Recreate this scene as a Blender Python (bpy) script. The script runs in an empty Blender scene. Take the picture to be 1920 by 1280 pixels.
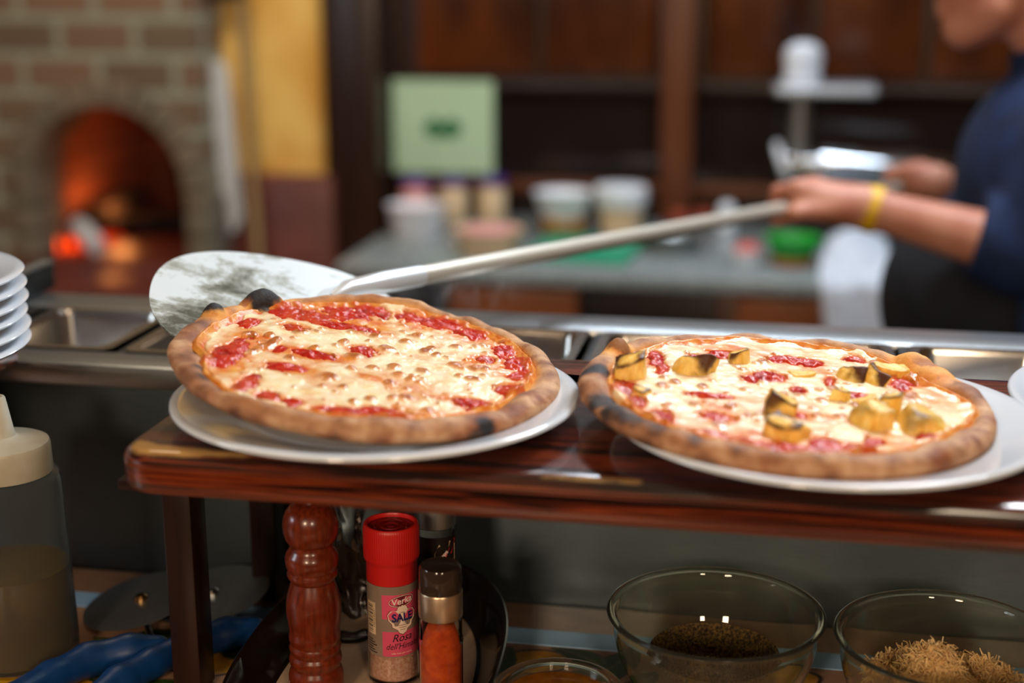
import bpy, bmesh, math, random
import numpy as np
from mathutils import Vector, Matrix, Euler
PI = math.pi
rng = np.random.default_rng(7)
random.seed(7)
SC = bpy.context.scene
COL = SC.collection

# ------------------------------------------------------------------ materials
def S(r, g, b):
    f = lambda c: c / 12.92 if c <= .04045 else ((c + .055) / 1.055) ** 2.4
    return (f(r / 255), f(g / 255), f(b / 255), 1.0)

def newmat(name):
    m = bpy.data.materials.new(name); m.use_nodes = True
    nt = m.node_tree
    return m, nt, nt.nodes['Principled BSDF']

def nd(nt, kind, **kw):
    n = nt.nodes.new(kind)
    for k, v in kw.items():
        if k in n.inputs: n.inputs[k].default_value = v
        else: setattr(n, k, v)
    return n

def noise_fac(nt, scale, stretch=(1, 1, 1), detail=4, rough=.55, dist=0.0):
    tc = nd(nt, 'ShaderNodeTexCoord')
    mp = nd(nt, 'ShaderNodeMapping'); mp.inputs['Scale'].default_value = stretch
    nz = nd(nt, 'ShaderNodeTexNoise', Scale=scale, Detail=detail, Roughness=rough, Distortion=dist)
    nt.links.new(tc.outputs['Object'], mp.inputs['Vector'])
    nt.links.new(mp.outputs['Vector'], nz.inputs['Vector'])
    return nz.outputs['Fac']

def ramp(nt, fac, stops):
    r = nd(nt, 'ShaderNodeValToRGB')
    e = r.color_ramp.elements
    while len(e) < len(stops): e.new(.5)
    for el, (p, c) in zip(e, stops):
        el.position = p; el.color = c
    nt.links.new(fac, r.inputs['Fac'])
    return r.outputs['Color']

def mixc(nt, fac, a, b):
    m = nd(nt, 'ShaderNodeMix', data_type='RGBA')
    for v, s in ((fac, m.inputs[0]), (a, m.inputs[6]), (b, m.inputs[7])):
        if isinstance(v, (int, float)) or isinstance(v, tuple): s.default_value = v
        else: nt.links.new(v, s)
    return m.outputs[2]

def bump(nt, bsdf, height, strength=.3, dist=.002):
    b = nd(nt, 'ShaderNodeBump'); b.inputs['Strength'].default_value = strength
    b.inputs['Distance'].default_value = dist
    nt.links.new(height, b.inputs['Height']); nt.links.new(b.outputs['Normal'], bsdf.inputs['Normal'])

def mat(name, c1, c2=None, scale=20, stretch=(1, 1, 1), detail=4, lo=.35, hi=.65, rough=.5, metal=0, bmp=0,
        bscale=None, coat=0, trans=0, ior=1.45, sss=0, spec=None, emit=None, estr=0, dist=0.0):
    m, nt, b = newmat(name)
    b.inputs['Base Color'].default_value = c1
    b.inputs['Roughness'].default_value = rough
    b.inputs['Metallic'].default_value = metal
    b.inputs['Coat Weight'].default_value = coat
    b.inputs['Coat Roughness'].default_value = .08
    b.inputs['Transmission Weight'].default_value = trans
    b.inputs['IOR'].default_value = ior
    b.inputs['Subsurface Weight'].default_value = sss
    b.inputs['Subsurface Radius'].default_value = (.006, .003, .0015)
    b.inputs['Subsurface Scale'].default_value = 1.0
    if spec is not None: b.inputs['Specular IOR Level'].default_value = spec
    if emit: b.inputs['Emission Color'].default_value = emit; b.inputs['Emission Strength'].default_value = estr
    if c2:
        f = noise_fac(nt, scale, stretch, detail, dist=dist)
        nt.links.new(ramp(nt, f, [(lo, c1), (hi, c2)]), b.inputs['Base Color'])
    if bmp:
        bump(nt, b, noise_fac(nt, bscale or scale, stretch, detail), bmp)
    return m

M = {}
M['porcelain'] = mat('porcelain', S(212, 220, 228), rough=.12, coat=.5)
M['stone_plate'] = mat('glazed_beige', S(205, 176, 148), S(190, 160, 130), scale=60, rough=.3)
M['dark_glaze'] = mat('dark_brown_glaze', S(38, 24, 18), S(24, 16, 13), scale=40, rough=.12, coat=.6)
M['steel'] = mat('brushed_steel', S(168, 170, 170), S(150, 152, 153), scale=60, stretch=(1, 40, 40), rough=.3, metal=.95)
M['panel_steel'] = mat('satin_panel_steel', S(94, 106, 112), S(82, 93, 98), scale=40, stretch=(1, 60, 60), rough=.34, metal=.97)
M['pan_steel'] = mat('pan_steel', S(190, 186, 180), rough=.2, metal=1)
M['dark_steel'] = mat('dark_oxidised_steel', S(58, 60, 60), S(44, 45, 46), scale=30, rough=.45, metal=.8)
M['chrome'] = mat('chrome', S(200, 200, 200), rough=.12, metal=1)
M['wheel_steel'] = mat('cutter_blade_steel', S(158, 164, 168), S(146, 152, 156), scale=300, rough=.4, metal=.9)
M['counter'] = mat('beige_stone_tile', S(184, 142, 114), S(168, 128, 100), scale=70, rough=.35)
M['pale_blue'] = mat('cool_light_tinted_tile', S(168, 214, 255), S(160, 206, 250), scale=50, rough=.2)  # blue tint stands in for cool light reflected along the counter strip
M['lemon'] = mat('painted_lemon_yellow', S(214, 160, 30), S(196, 130, 18), scale=60, rough=.35)
M['leaf'] = mat('painted_leaf_green', S(58, 84, 30), S(32, 58, 24), scale=80, rough=.35)
M['ink'] = mat('painted_outline', S(30, 26, 20), rough=.4)
M['blue_plastic'] = mat('blue_plastic', S(12, 62, 120), S(10, 54, 106), scale=30, rough=.4)
M['granite'] = mat('grey_granite', S(150, 158, 158), S(96, 104, 106), scale=120, detail=6, rough=.2)
M['yellow_plaster'] = mat('yellow_plaster', S(232, 190, 104), S(204, 146, 56), scale=5, detail=5, lo=.38, hi=.66, rough=.8)
M['maroon_tile'] = mat('maroon_tile', S(112, 56, 44), S(84, 40, 34), scale=8, rough=.4)
M['dark_wood'] = mat('dark_brown_wood', S(50, 28, 17), S(32, 18, 12), scale=6, stretch=(6, 6, .6), rough=.3)
M['red_wood'] = mat('varnished_red_wood', S(98, 48, 18), S(38, 18, 10), scale=3.4, stretch=(2, 2, .8), lo=.3, hi=.7, rough=.22)  # broad orange-brown variation paints in warm lamp reflections on the varnish
M['mid_wood'] = mat('brown_wood_trim', S(100, 52, 25), S(78, 38, 17), scale=8, stretch=(8, 8, .6), rough=.35)
M['orange_wood'] = mat('orange_brown_cabinet_wood', S(178, 104, 50), S(146, 78, 36), scale=10, stretch=(.5, 6, 6), rough=.4)
M['pane'] = mat('dark_window_pane', S(30, 22, 20), S(38, 26, 22), scale=4, rough=.1, spec=.6)
M['floor'] = mat('floor_tile', S(92, 60, 44), S(74, 46, 34), scale=6, rough=.5)
M['ceil'] = mat('ceiling_paint', S(206, 190, 166), S(196, 180, 156), scale=4, rough=.9)
M['plaster'] = mat('warm_plaster', S(150, 112, 74), S(132, 96, 62), scale=5, rough=.9)
M['paper'] = mat('pale_green_paper', S(176, 204, 168), S(168, 196, 160), scale=6, rough=.7)
M['green_ink'] = mat('green_ink', S(40, 104, 60), rough=.7)
M['white_plastic'] = mat('white_plastic', S(226, 230, 236), S(214, 218, 226), scale=20, rough=.4)
M['white_cloth'] = mat('white_cloth', S(206, 212, 222), S(184, 190, 202), scale=40, rough=.9, bmp=.3)
M['purple'] = mat('purple_lid', S(66, 42, 120), rough=.4)
M['cream'] = mat('cream_label', S(222, 196, 160), S(206, 178, 140), scale=30, rough=.5)
M['pink'] = mat('pink_food', S(220, 158, 156), S(200, 132, 130), scale=60, rough=.5)
M['amber'] = mat('amber_food', S(158, 116, 40), S(128, 88, 30), scale=50, rough=.3)
M['teal'] = mat('teal_green_plastic', S(20, 150, 112), S(16, 136, 100), scale=30, rough=.4)
M['bright_green'] = mat('bright_green_plastic', S(26, 164, 54), S(20, 144, 44), scale=30, rough=.3)
M['tomato'] = mat('tomato_red', S(206, 92, 84), S(186, 70, 60), scale=40, rough=.35)
M['small_tomato'] = mat('small_tomato_skin', S(150, 66, 44), S(128, 50, 34), scale=40, rough=.35)
M['navy'] = mat('navy_cotton', S(8, 36, 78), S(6, 26, 58), scale=30, rough=.85, bmp=.3, bscale=12)
M['black_cloth'] = mat('black_apron_cloth', S(18, 21, 30), S(13, 15, 22), scale=30, rough=.9)
M['skin'] = mat('skin', S(188, 130, 106), S(172, 108, 86), scale=22, rough=.5, sss=.1)
M['hair'] = mat('grey_hair', S(88, 80, 74), S(66, 60, 56), scale=60, stretch=(4, 4, 1), rough=.6)
M['yellow_band'] = mat('yellow_rubber', S(206, 160, 16), rough=.5)
M['shoe'] = mat('black_shoe', S(24, 22, 22), rough=.4)
M['peel_alu'] = mat('worn_aluminium', S(206, 212, 216), rough=.5, metal=.15)
M['pole_wood'] = mat('pale_pole_wood', S(164, 134, 92), S(140, 112, 72), scale=10, stretch=(6, 6, .4), rough=.6)
M['black'] = mat('black_plastic', S(16, 15, 15), rough=.35)
M['log'] = mat('charred_log', S(44, 34, 30), S(18, 14, 12), scale=25, stretch=(4, 4, .6), rough=.9, bmp=.8)
M['ash'] = mat('white_ash_log', S(226, 230, 236), S(170, 172, 178), scale=20, rough=.95, bmp=.8)
M['flame'] = mat('flame', S(255, 90, 10), emit=S(255, 70, 10), estr=2.2)
M['ember'] = mat('ember', S(160, 30, 6), S(30, 10, 6), scale=60, emit=S(255, 50, 6), estr=.7)
M['mill_wood'] = mat('turned_mill_wood', S(124, 46, 18), S(78, 24, 9), scale=40, stretch=(9, 9, .5), detail=5, lo=.3, hi=.7, rough=.28, coat=.3)
M['red_cap'] = mat('red_plastic', S(206, 34, 30), S(196, 28, 26), scale=30, rough=.38)
M['red_dark'] = mat('dark_red_plastic', S(120, 18, 18), rough=.35)
M['pink_label'] = mat('pink_label', S(226, 84, 116), S(206, 72, 100), scale=18, rough=.45)
M['clear_label'] = mat('greyish_label_film', S(148, 128, 112), S(134, 114, 98), scale=40, rough=.4)
M['cream_ink'] = mat('cream_print', S(240, 214, 190), rough=.5)
M['navy_ink'] = mat('navy_print', S(34, 26, 92), rough=.5)
M['maroon_ink'] = mat('maroon_print', S(106, 24, 34), rough=.5)
M['white_ink'] = mat('white_print', S(244, 228, 214), rough=.5)
M['black_ink'] = mat('black_print', S(24, 18, 18), rough=.5)
M['salt'] = mat('pink_salt', S(246, 206, 182), S(222, 150, 118), scale=420, detail=3, rough=.6, bmp=.6, bscale=700)
M['paprika'] = mat('paprika_powder', S(226, 92, 16), S(196, 62, 10), scale=160, rough=.9)
M['glass'] = mat('clear_glass', (1, 1, 1, 1), rough=.02, trans=1, ior=1.47)
M['bowl_glass'] = mat('greenish_bowl_glass', S(252, 253, 234), rough=.0, trans=.985, ior=1.40)
M['jar_glass'] = mat('jar_glass', (.98, .97, .95, 1), rough=.03, trans=1, ior=1.3)
M['smoke_cap'] = mat('smoky_clear_cap', S(120, 96, 80), rough=.1, trans=.8, ior=1.4)
M['black_label'] = mat('black_label', S(22, 18, 18), S(32, 24, 22), scale=40, rough=.35)
M['peppercorn'] = mat('peppercorns', S(44, 30, 22), S(18, 12, 10), scale=240, rough=.7, bmp=.8)
M['bottle'] = mat('cloudy_plastic', S(226, 236, 240), rough=.12, trans=.97, ior=1.1)
M['bottle_cap'] = mat('cloudy_cap_plastic', S(214, 210, 192), S(200, 192, 168), scale=30, rough=.35, trans=.35, sss=.1)
M['oil'] = mat('olive_oil', S(112, 80, 10), S(96, 66, 6), scale=12, rough=.12, sss=.2)
M['oregano'] = mat('dried_oregano', S(104, 80, 36), S(40, 30, 14), scale=420, detail=3, lo=.4, hi=.6, rough=.95)
M['shreds'] = mat('grated_cheese', S(240, 204, 146), S(222, 178, 116), scale=120, rough=.6, sss=.1)
M['scrap'] = mat('dried_cheese_scrap', S(236, 214, 160), rough=.5)
M['tin'] = mat('dull_steel', S(150, 152, 150), rough=.35, metal=.9)
M['spec_steel'] = mat('polished_motor_housing', S(236, 240, 244), rough=.13, metal=1)

# brick with mortar (pattern in x / z of the oven front)
def brick_mat(name, c1, c2, mortar, w=.21, h=.096, msize=.013, scale=1.0):
    m, nt, b = newmat(name)
    tc = nd(nt, 'ShaderNodeTexCoord'); sp = nd(nt, 'ShaderNodeSeparateXYZ'); cb = nd(nt, 'ShaderNodeCombineXYZ')
    nt.links.new(tc.outputs['Object'], sp.inputs[0])
    ad = nd(nt, 'ShaderNodeMath', operation='ADD')
    nt.links.new(sp.outputs['X'], ad.inputs[0]); nt.links.new(sp.outputs['Y'], ad.inputs[1])
    nt.links.new(ad.outputs[0], cb.inputs['X']); nt.links.new(sp.outputs['Z'], cb.inputs['Y'])
    bk = nd(nt, 'ShaderNodeTexBrick', Scale=scale)
    bk.inputs['Color1'].default_value = c1; bk.inputs['Color2'].default_value = c2; bk.inputs['Mortar'].default_value = mortar
    bk.inputs['Mortar Size'].default_value = msize; bk.inputs['Brick Width'].default_value = w; bk.inputs['Row Height'].default_value = h
    bk.inputs['Mortar Smooth'].default_value = .3
    nt.links.new(cb.outputs[0], bk.inputs['Vector'])
    f = noise_fac(nt, 9, detail=5)
    cc = mixc(nt, f, bk.outputs['Color'], S(112, 110, 92))
    mm = nd(nt, 'ShaderNodeMix', data_type='RGBA'); mm.inputs[0].default_value = .45
    nt.links.new(bk.outputs['Color'], mm.inputs[6]); nt.links.new(cc, mm.inputs[7])
    nt.links.new(mm.outputs[2], b.inputs['Base Color']); b.inputs['Roughness'].default_value = .85
    bump(nt, b, bk.outputs['Fac'], .6, -.006)
    return m
M['brick'] = brick_mat('weathered_brick', S(130, 94, 72), S(98, 78, 60), S(150, 154, 136))
M['voussoir'] = mat('arch_brick', S(128, 112, 94), S(104, 96, 80), scale=10, rough=.85, bmp=.5)
M['fire_brick'] = brick_mat('fire_brick', S(172, 84, 54), S(150, 68, 44), S(120, 60, 42), w=.23, h=.075, msize=.008)

# varnished shelf wood: dark lines of grain along the length
def shelf_wood():
    m, nt, b = newmat('varnished_pine')
    f1 = noise_fac(nt, 7, (.30, 5.0, 20.0), 5, .6, 1.2)
    f2 = noise_fac(nt, 30, (.25, 7.0, 9.0), 4, .6, .5)
    mx = nd(nt, 'ShaderNodeMath', operation='MULTIPLY_ADD'); mx.inputs[1].default_value = .35
    nt.links.new(f2, mx.inputs[0]); nt.links.new(f1, mx.inputs[2])
    col = ramp(nt, mx.outputs[0], [(.585, S(18, 5, 3)), (.63, S(50, 15, 7)), (.675, S(90, 31, 12)), (.73, S(126, 52, 22)), (.79, S(40, 12, 6))])
    at = nd(nt, 'ShaderNodeAttribute', attribute_name='wear')
    wn = noise_fac(nt, 34, (.5, 1, 1), 4)
    mu = nd(nt, 'ShaderNodeMath', operation='MULTIPLY_ADD'); mu.inputs[1].default_value = 1.0
    ad = nd(nt, 'ShaderNodeMath', operation='MULTIPLY'); ad.inputs[1].default_value = 1.6
    nt.links.new(at.outputs['Fac'], ad.inputs[0])
    nt.links.new(ad.outputs[0], mu.inputs[0]); nt.links.new(wn, mu.inputs[2])
    wf = nd(nt, 'ShaderNodeMapRange'); wf.inputs['From Min'].default_value = 1.02; wf.inputs['From Max'].default_value = 1.35
    nt.links.new(mu.outputs[0], wf.inputs['Value'])
    col = mixc(nt, wf.outputs[0], col, S(206, 160, 92))
    nt.links.new(col, b.inputs['Base Color'])
    b.inputs['Roughness'].default_value = .22; b.inputs['Coat Weight'].default_value = .8; b.inputs['Coat Roughness'].default_value = .1
    return m
M['shelf'] = shelf_wood()
M['leg_wood'] = mat('shade_darkened_leg_wood', S(40, 17, 9), S(24, 10, 6), scale=10, stretch=(8, 8, .5), rough=.35)  # leg colour darkened to paint in the shade beneath the shelf

# pizza: baked dough, tomato and cheese, coloured by per-vertex baking marks
def dough_mat():
    m, nt, b = newmat('baked_dough')
    fine = noise_fac(nt, 420, detail=3); mid = noise_fac(nt, 55, detail=5); big = noise_fac(nt, 22, detail=4)
    base = ramp(nt, mid, [(.32, S(206, 166, 126)), (.5, S(182, 138, 98)), (.66, S(142, 96, 62))])
    g = nd(nt, 'ShaderNodeAttribute', attribute_name='golden')
    base = mixc(nt, g.outputs['Fac'], base, ramp(nt, mid, [(.35, S(230, 172, 86)), (.65, S(212, 130, 48))]))
    t = nd(nt, 'ShaderNodeAttribute', attribute_name='toast')
    tm = nd(nt, 'ShaderNodeMath', operation='MULTIPLY_ADD'); tm.inputs[1].default_value = .9; tm.use_clamp = True
    tb = nd(nt, 'ShaderNodeMapRange'); tb.inputs['From Min'].default_value = .5; tb.inputs['From Max'].default_value = .68; tb.inputs['To Max'].default_value = .45
    nt.links.new(big, tb.inputs['Value'])
    nt.links.new(t.outputs['Fac'], tm.inputs[0]); nt.links.new(tb.outputs[0], tm.inputs[2])
    base = mixc(nt, tm.outputs[0], base, ramp(nt, mid, [(.35, S(156, 92, 50)), (.65, S(112, 64, 40))]))
    c = nd(nt, 'ShaderNodeAttribute', attribute_name='char')
    base = mixc(nt, c.outputs['Fac'], base, ramp(nt, fine, [(.35, S(16, 15, 17)), (.7, S(42, 39, 40))]))
    nt.links.new(base, b.inputs['Base Color'])
    b.inputs['Roughness'].default_value = .72; b.inputs['Subsurface Weight'].default_value = .06
    b.inputs['Subsurface Radius'].default_value = (.004, .002, .001); b.inputs['Subsurface Scale'].default_value = 1
    mx = nd(nt, 'ShaderNodeMath', operation='ADD'); nt.links.new(fine, mx.inputs[0]); nt.links.new(mid, mx.inputs[1])
    bump(nt, b, mx.outputs[0], .35, .0012)
    return m
def sauce_mat():
    m, nt, b = newmat('tomato_sauce')
    mid = noise_fac(nt, 120, detail=5)
    base = ramp(nt, mid, [(.3, S(146, 20, 10)), (.5, S(184, 36, 20)), (.72, S(200, 70, 32))])
    o = nd(nt, 'ShaderNodeAttribute', attribute_name='oily')
    base = mixc(nt, o.outputs['Fac'], base, ramp(nt, mid, [(.35, S(226, 160, 74)), (.65, S(206, 116, 42))]))
    nt.links.new(base, b.inputs['Base Color'])
    b.inputs['Roughness'].default_value = .30; b.inputs['Specular IOR Level'].default_value = .3; b.inputs['Subsurface Weight'].default_value = .05
    b.inputs['Subsurface Radius'].default_value = (.004, .001, .0005); b.inputs['Subsurface Scale'].default_value = 1
    bump(nt, b, mid, .6, .0016)
    return m
def cheese_mat():
    m, nt, b = newmat('melted_mozzarella')
    mid = noise_fac(nt, 95, (1, 1, 1), 5); fine = noise_fac(nt, 520, detail=2)
    base = ramp(nt, mid, [(.3, S(253, 243, 212)), (.55, S(248, 230, 184)), (.75, S(238, 206, 140))])
    o = nd(nt, 'ShaderNodeAttribute', attribute_name='oily')
    base = mixc(nt, o.outputs['Fac'], base, ramp(nt, mid, [(.35, S(232, 164, 74)), (.65, S(214, 106, 36))]))
    r = nd(nt, 'ShaderNodeAttribute', attribute_name='blush')
    base = mixc(nt, r.outputs['Fac'], base, S(228, 124, 66))
    br = nd(nt, 'ShaderNodeAttribute', attribute_name='brown')
    base = mixc(nt, br.outputs['Fac'], base, ramp(nt, mid, [(.35, S(210, 130, 48)), (.65, S(160, 82, 26))]))
    nt.links.new(base, b.inputs['Base Color'])
    b.inputs['Roughness'].default_value = .3; b.inputs['Subsurface Weight'].default_value = .18
    b.inputs['Subsurface Radius'].default_value = (.005, .003, .0015); b.inputs['Subsurface Scale'].default_value = 1
    b.inputs['Coat Weight'].default_value = .25; b.inputs['Coat Roughness'].default_value = .16
    mx = nd(nt, 'ShaderNodeMath', operation='MULTIPLY_ADD'); mx.inputs[1].default_value = .45
    nt.links.new(fine, mx.inputs[0]); nt.links.new(mid, mx.inputs[2])
    bump(nt, b, mx.outputs[0], .4, .0014)
    return m
def pineapple_mat():
    m, nt, b = newmat('roasted_pineapple')
    mid = noise_fac(nt, 160, (1, 1, .25), 4)
    base = ramp(nt, mid, [(.3, S(248, 218, 136)), (.55, S(236, 190, 88)), (.78, S(204, 148, 58))])
    c = nd(nt, 'ShaderNodeAttribute', attribute_name='char')
    base = mixc(nt, c.outputs['Fac'], base, S(78, 42, 22))
    nt.links.new(base, b.inputs['Base Color'])
    b.inputs['Roughness'].default_value = .42; b.inputs['Specular IOR Level'].default_value = .25; b.inputs['Subsurface Weight'].default_value = .25
    b.inputs['Subsurface Radius'].default_value = (.006, .003, .001); b.inputs['Subsurface Scale'].default_value = 1
    bump(nt, b, mid, .6, .002)
    return m
M['dough'] = dough_mat(); M['sauce'] = sauce_mat(); M['cheese'] = cheese_mat(); M['pineapple'] = pineapple_mat()

# scorched peel blade
def peel_mat():
    m, nt, b = newmat('scorched_peel_metal')
    f = noise_fac(nt, 16, (1, 1.6, 1), 9, .68, .6)
    g = noise_fac(nt, 90, detail=6, rough=.7)
    mu = nd(nt, 'ShaderNodeMath', operation='MULTIPLY_ADD'); mu.inputs[1].default_value = .35
    nt.links.new(g, mu.inputs[0]); nt.links.new(f, mu.inputs[2])
    sp = nd(nt, 'ShaderNodeAttribute', attribute_name='soot')
    m2 = nd(nt, 'ShaderNodeMath', operation='MULTIPLY_ADD'); m2.inputs[1].default_value = .22
    nt.links.new(sp.outputs['Fac'], m2.inputs[0]); nt.links.new(mu.outputs[0], m2.inputs[2])
    c = ramp(nt, m2.outputs[0], [(.66, S(222, 234, 240)), (.76, S(164, 170, 162)), (.90, S(84, 86, 74))])
    nt.links.new(c, b.inputs['Base Color'])
    b.inputs['Metallic'].default_value = .2; b.inputs['Roughness'].default_value = .42
    return m
M['peel'] = peel_mat()

# ------------------------------------------------------------------ helpers
def mk(name, verts, faces, material, parent=None, smooth=True, mats=None, midx=None, attrs=None, sharp=None):
    me = bpy.data.meshes.new(name)
    me.from_pydata([tuple(map(float, v)) for v in verts], [], [tuple(map(int, f)) for f in faces])
    ms = mats or [material]
    for m in ms: me.materials.append(m)
    if midx is not None: me.polygons.foreach_set('material_index', [int(i) for i in midx])
    me.polygons.foreach_set('use_smooth', [bool(smooth)] * len(me.polygons))
    if attrs:
        for k, v in attrs.items():
            a = me.attributes.new(k, 'FLOAT', 'POINT'); a.data.foreach_set('value', np.asarray(v, dtype=np.float32))
    me.update()
    if sharp is not None and smooth:
        me.set_sharp_from_angle(angle=math.radians(sharp))
    o = bpy.data.objects.new(name, me); COL.objects.link(o)
    if parent: o.parent = parent
    return o

class MB:
    """collects shapes into one mesh"""
    def __init__(s): s.v = []; s.f = []; s.mi = []
    def add(s, v, f, mi=0):
        n = len(s.v); s.v += [tuple(p) for p in v]; s.f += [tuple(n + i for i in q) for q in f]; s.mi += [mi] * len(f)
        return s
    def box(s, c, d, bev=0, rot=None, mi=0, seg=2):
        bm = bmesh.new(); bmesh.ops.create_cube(bm, size=1)
        bmesh.ops.scale(bm, vec=d, verts=bm.verts)
        if bev: bmesh.ops.bevel(bm, geom=bm.edges[:], offset=bev, segments=seg, affect='EDGES', profile=.5)
        if rot is not None: bmesh.ops.rotate(bm, cent=(0, 0, 0), matrix=Euler(rot).to_matrix(), verts=bm.verts)
        bmesh.ops.translate(bm, vec=c, verts=bm.verts)
        bm.verts.index_update()
        s.add([v.co[:] for v in bm.verts], [[v.index for v in f.verts] for f in bm.faces], mi); bm.free(); return s
    def lathe(s, prof, n=48, c=(0, 0, 0), mi=0, rfun=None):
        v = []; f = []; ring = []
        for r, z in prof:
            if r < 1e-6: ring.append([len(v)]); v.append((c[0], c[1], c[2] + z)); continue
            ids = []
            for k in range(n):
                a = 2 * PI * k / n; rr = r * (rfun(a, z) if rfun else 1)
                ids.append(len(v)); v.append((c[0] + rr * math.cos(a), c[1] + rr * math.sin(a), c[2] + z))
            ring.append(ids)
        for a, b in zip(ring[:-1], ring[1:]):
            for k in range(n):
                k2 = (k + 1) % n
                if len(a) == 1 and len(b) == 1: continue
                if len(a) == 1: f.append((a[0], b[k2], b[k]))
                elif len(b) == 1: f.append((a[k], a[k2], b[0]))
                else: f.append((a[k], a[k2], b[k2], b[k]))
        return s.add(v, f, mi)
    def tube(s, pts, rad, n=12, mi=0, caps=True, flat=1.0):
        pts = [Vector(p) for p in pts]; m = len(pts)
        rad = rad if hasattr(rad, '__len__') else [rad] * m
        v = []; f = []; up = Vector((0, 0, 1))
        d0 = (pts[1] - pts[0]).normalized()
        if abs(d0.z) > .9: up = Vector((1, 0, 0))
        for i, p in enumerate(pts):
            t = (pts[min(i + 1, m - 1)] - pts[max(i - 1, 0)]).normalized()
            x = t.cross(up).normalized(); y = x.cross(t).normalized()
            for k in range(n):
                a = 2 * PI * k / n
                q = p + x * (rad[i] * math.cos(a)) + y * (rad[i] * math.sin(a) * flat); v.append(q[:])
        for i in range(m - 1):
            for k in range(n):
                k2 = (k + 1) % n; f.append((i * n + k, i * n + k2, (i + 1) * n + k2, (i + 1) * n + k))
        if caps: f.append(tuple(range(n - 1, -1, -1))); f.append(tuple((m - 1) * n + k for k in range(n)))
        return s.add(v, f, mi)
    def prism(s, poly, z0, z1, mi=0, bev=0, M4=None):
        bm = bmesh.new(); vs = [bm.verts.new((p[0], p[1], z0)) for p in poly]
        fc = bm.faces.new(vs)
        r = bmesh.ops.extrude_face_region(bm, geom=[fc])
        bmesh.ops.translate(bm, vec=(0, 0, z1 - z0), verts=[e for e in r['geom'] if isinstance(e, bmesh.types.BMVert)])
        bmesh.ops.recalc_face_normals(bm, faces=bm.faces)
        if bev:
            ed = [e for e in bm.edges if abs(e.verts[0].co.z - e.verts[1].co.z) < 1e-9]
            bmesh.ops.bevel(bm, geom=ed, offset=bev, segments=4, affect='EDGES', profile=.5)
        if M4 is not None: bmesh.ops.transform(bm, matrix=M4, verts=bm.verts)
        bm.verts.index_update()
        s.add([v.co[:] for v in bm.verts], [[v.index for v in f.verts] for f in bm.faces], mi); bm.free(); return s
    def build(s, name, material, parent=None, smooth=True, sharp=35, **kw):
        ms = material if isinstance(material, list) else [material]
        return mk(name, s.v, s.f, None, parent, smooth, mats=ms, midx=s.mi, sharp=sharp, **kw)

def tag(o, label, cat, group=None, kind=None):
    o['label'] = label; o['category'] = cat
    if group: o['group'] = group
    if kind: o['kind'] = kind
    return o
def thing(name, label, cat, loc=(0, 0, 0), rot=(0, 0, 0), group=None):
    o = bpy.data.objects.new(name, None); o.empty_display_size = .02; COL.objects.link(o)
    o.location = loc; o.rotation_euler = rot
    return tag(o, label, cat, group)
def struct(o, label, cat):
    return tag(o, label, cat, kind='structure')
def dup(root, loc, rot=None, label=None):
    r = root.copy(); COL.objects.link(r); r.location = loc
    if rot is not None: r.rotation_euler = rot
    if label: r['label'] = label
    for ch in list(root.children):
        c = ch.copy(); COL.objects.link(c); c.parent = r
        for g in list(ch.children):
            d = g.copy(); COL.objects.link(d); d.parent = c
    return r

# value noise
def _h(ix, iy, iz, seed):
    n = (ix * 374761393 + iy * 668265263 + iz * 2147483647 + seed * 974711) & 0xFFFFFFFF
    n = ((n ^ (n >> 13)) * 1274126177) & 0xFFFFFFFF
    n = (n ^ (n >> 16)) & 0xFFFFFFFF
    return n.astype(np.float64) / 4294967295.0
def vnoise(x, y, z=0.0, seed=0):
    x, y, z = np.broadcast_arrays(np.asarray(x, float), np.asarray(y, float), np.asarray(z, float))
    xi, yi, zi = np.floor(x).astype(np.int64), np.floor(y).astype(np.int64), np.floor(z).astype(np.int64)
    u, v, w = x - xi, y - yi, z - zi
    u = u * u * u * (u * (u * 6 - 15) + 10); v = v * v * v * (v * (v * 6 - 15) + 10); w = w * w * w * (w * (w * 6 - 15) + 10)
    r = 0
    for a in (0, 1):
        for b in (0, 1):
            for c in (0, 1):
                r = r + _h(xi + a, yi + b, zi + c, seed) * (u if a else 1 - u) * (v if b else 1 - v) * (w if c else 1 - w)
    return r
def fbm(x, y, z=0.0, seed=0, o=4):
    s = 0; a = 1; t = 0
    for i in range(o):
        s = s + a * vnoise(x * 2 ** i, y * 2 ** i, z * 2 ** i if np.ndim(z) or z else 0.0, seed + i * 17); t += a; a *= .5
    return s / t
sstep = lambda a, b, x: (lambda t: t * t * (3 - 2 * t))(np.clip((x - a) / (b - a), 0, 1))

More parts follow.
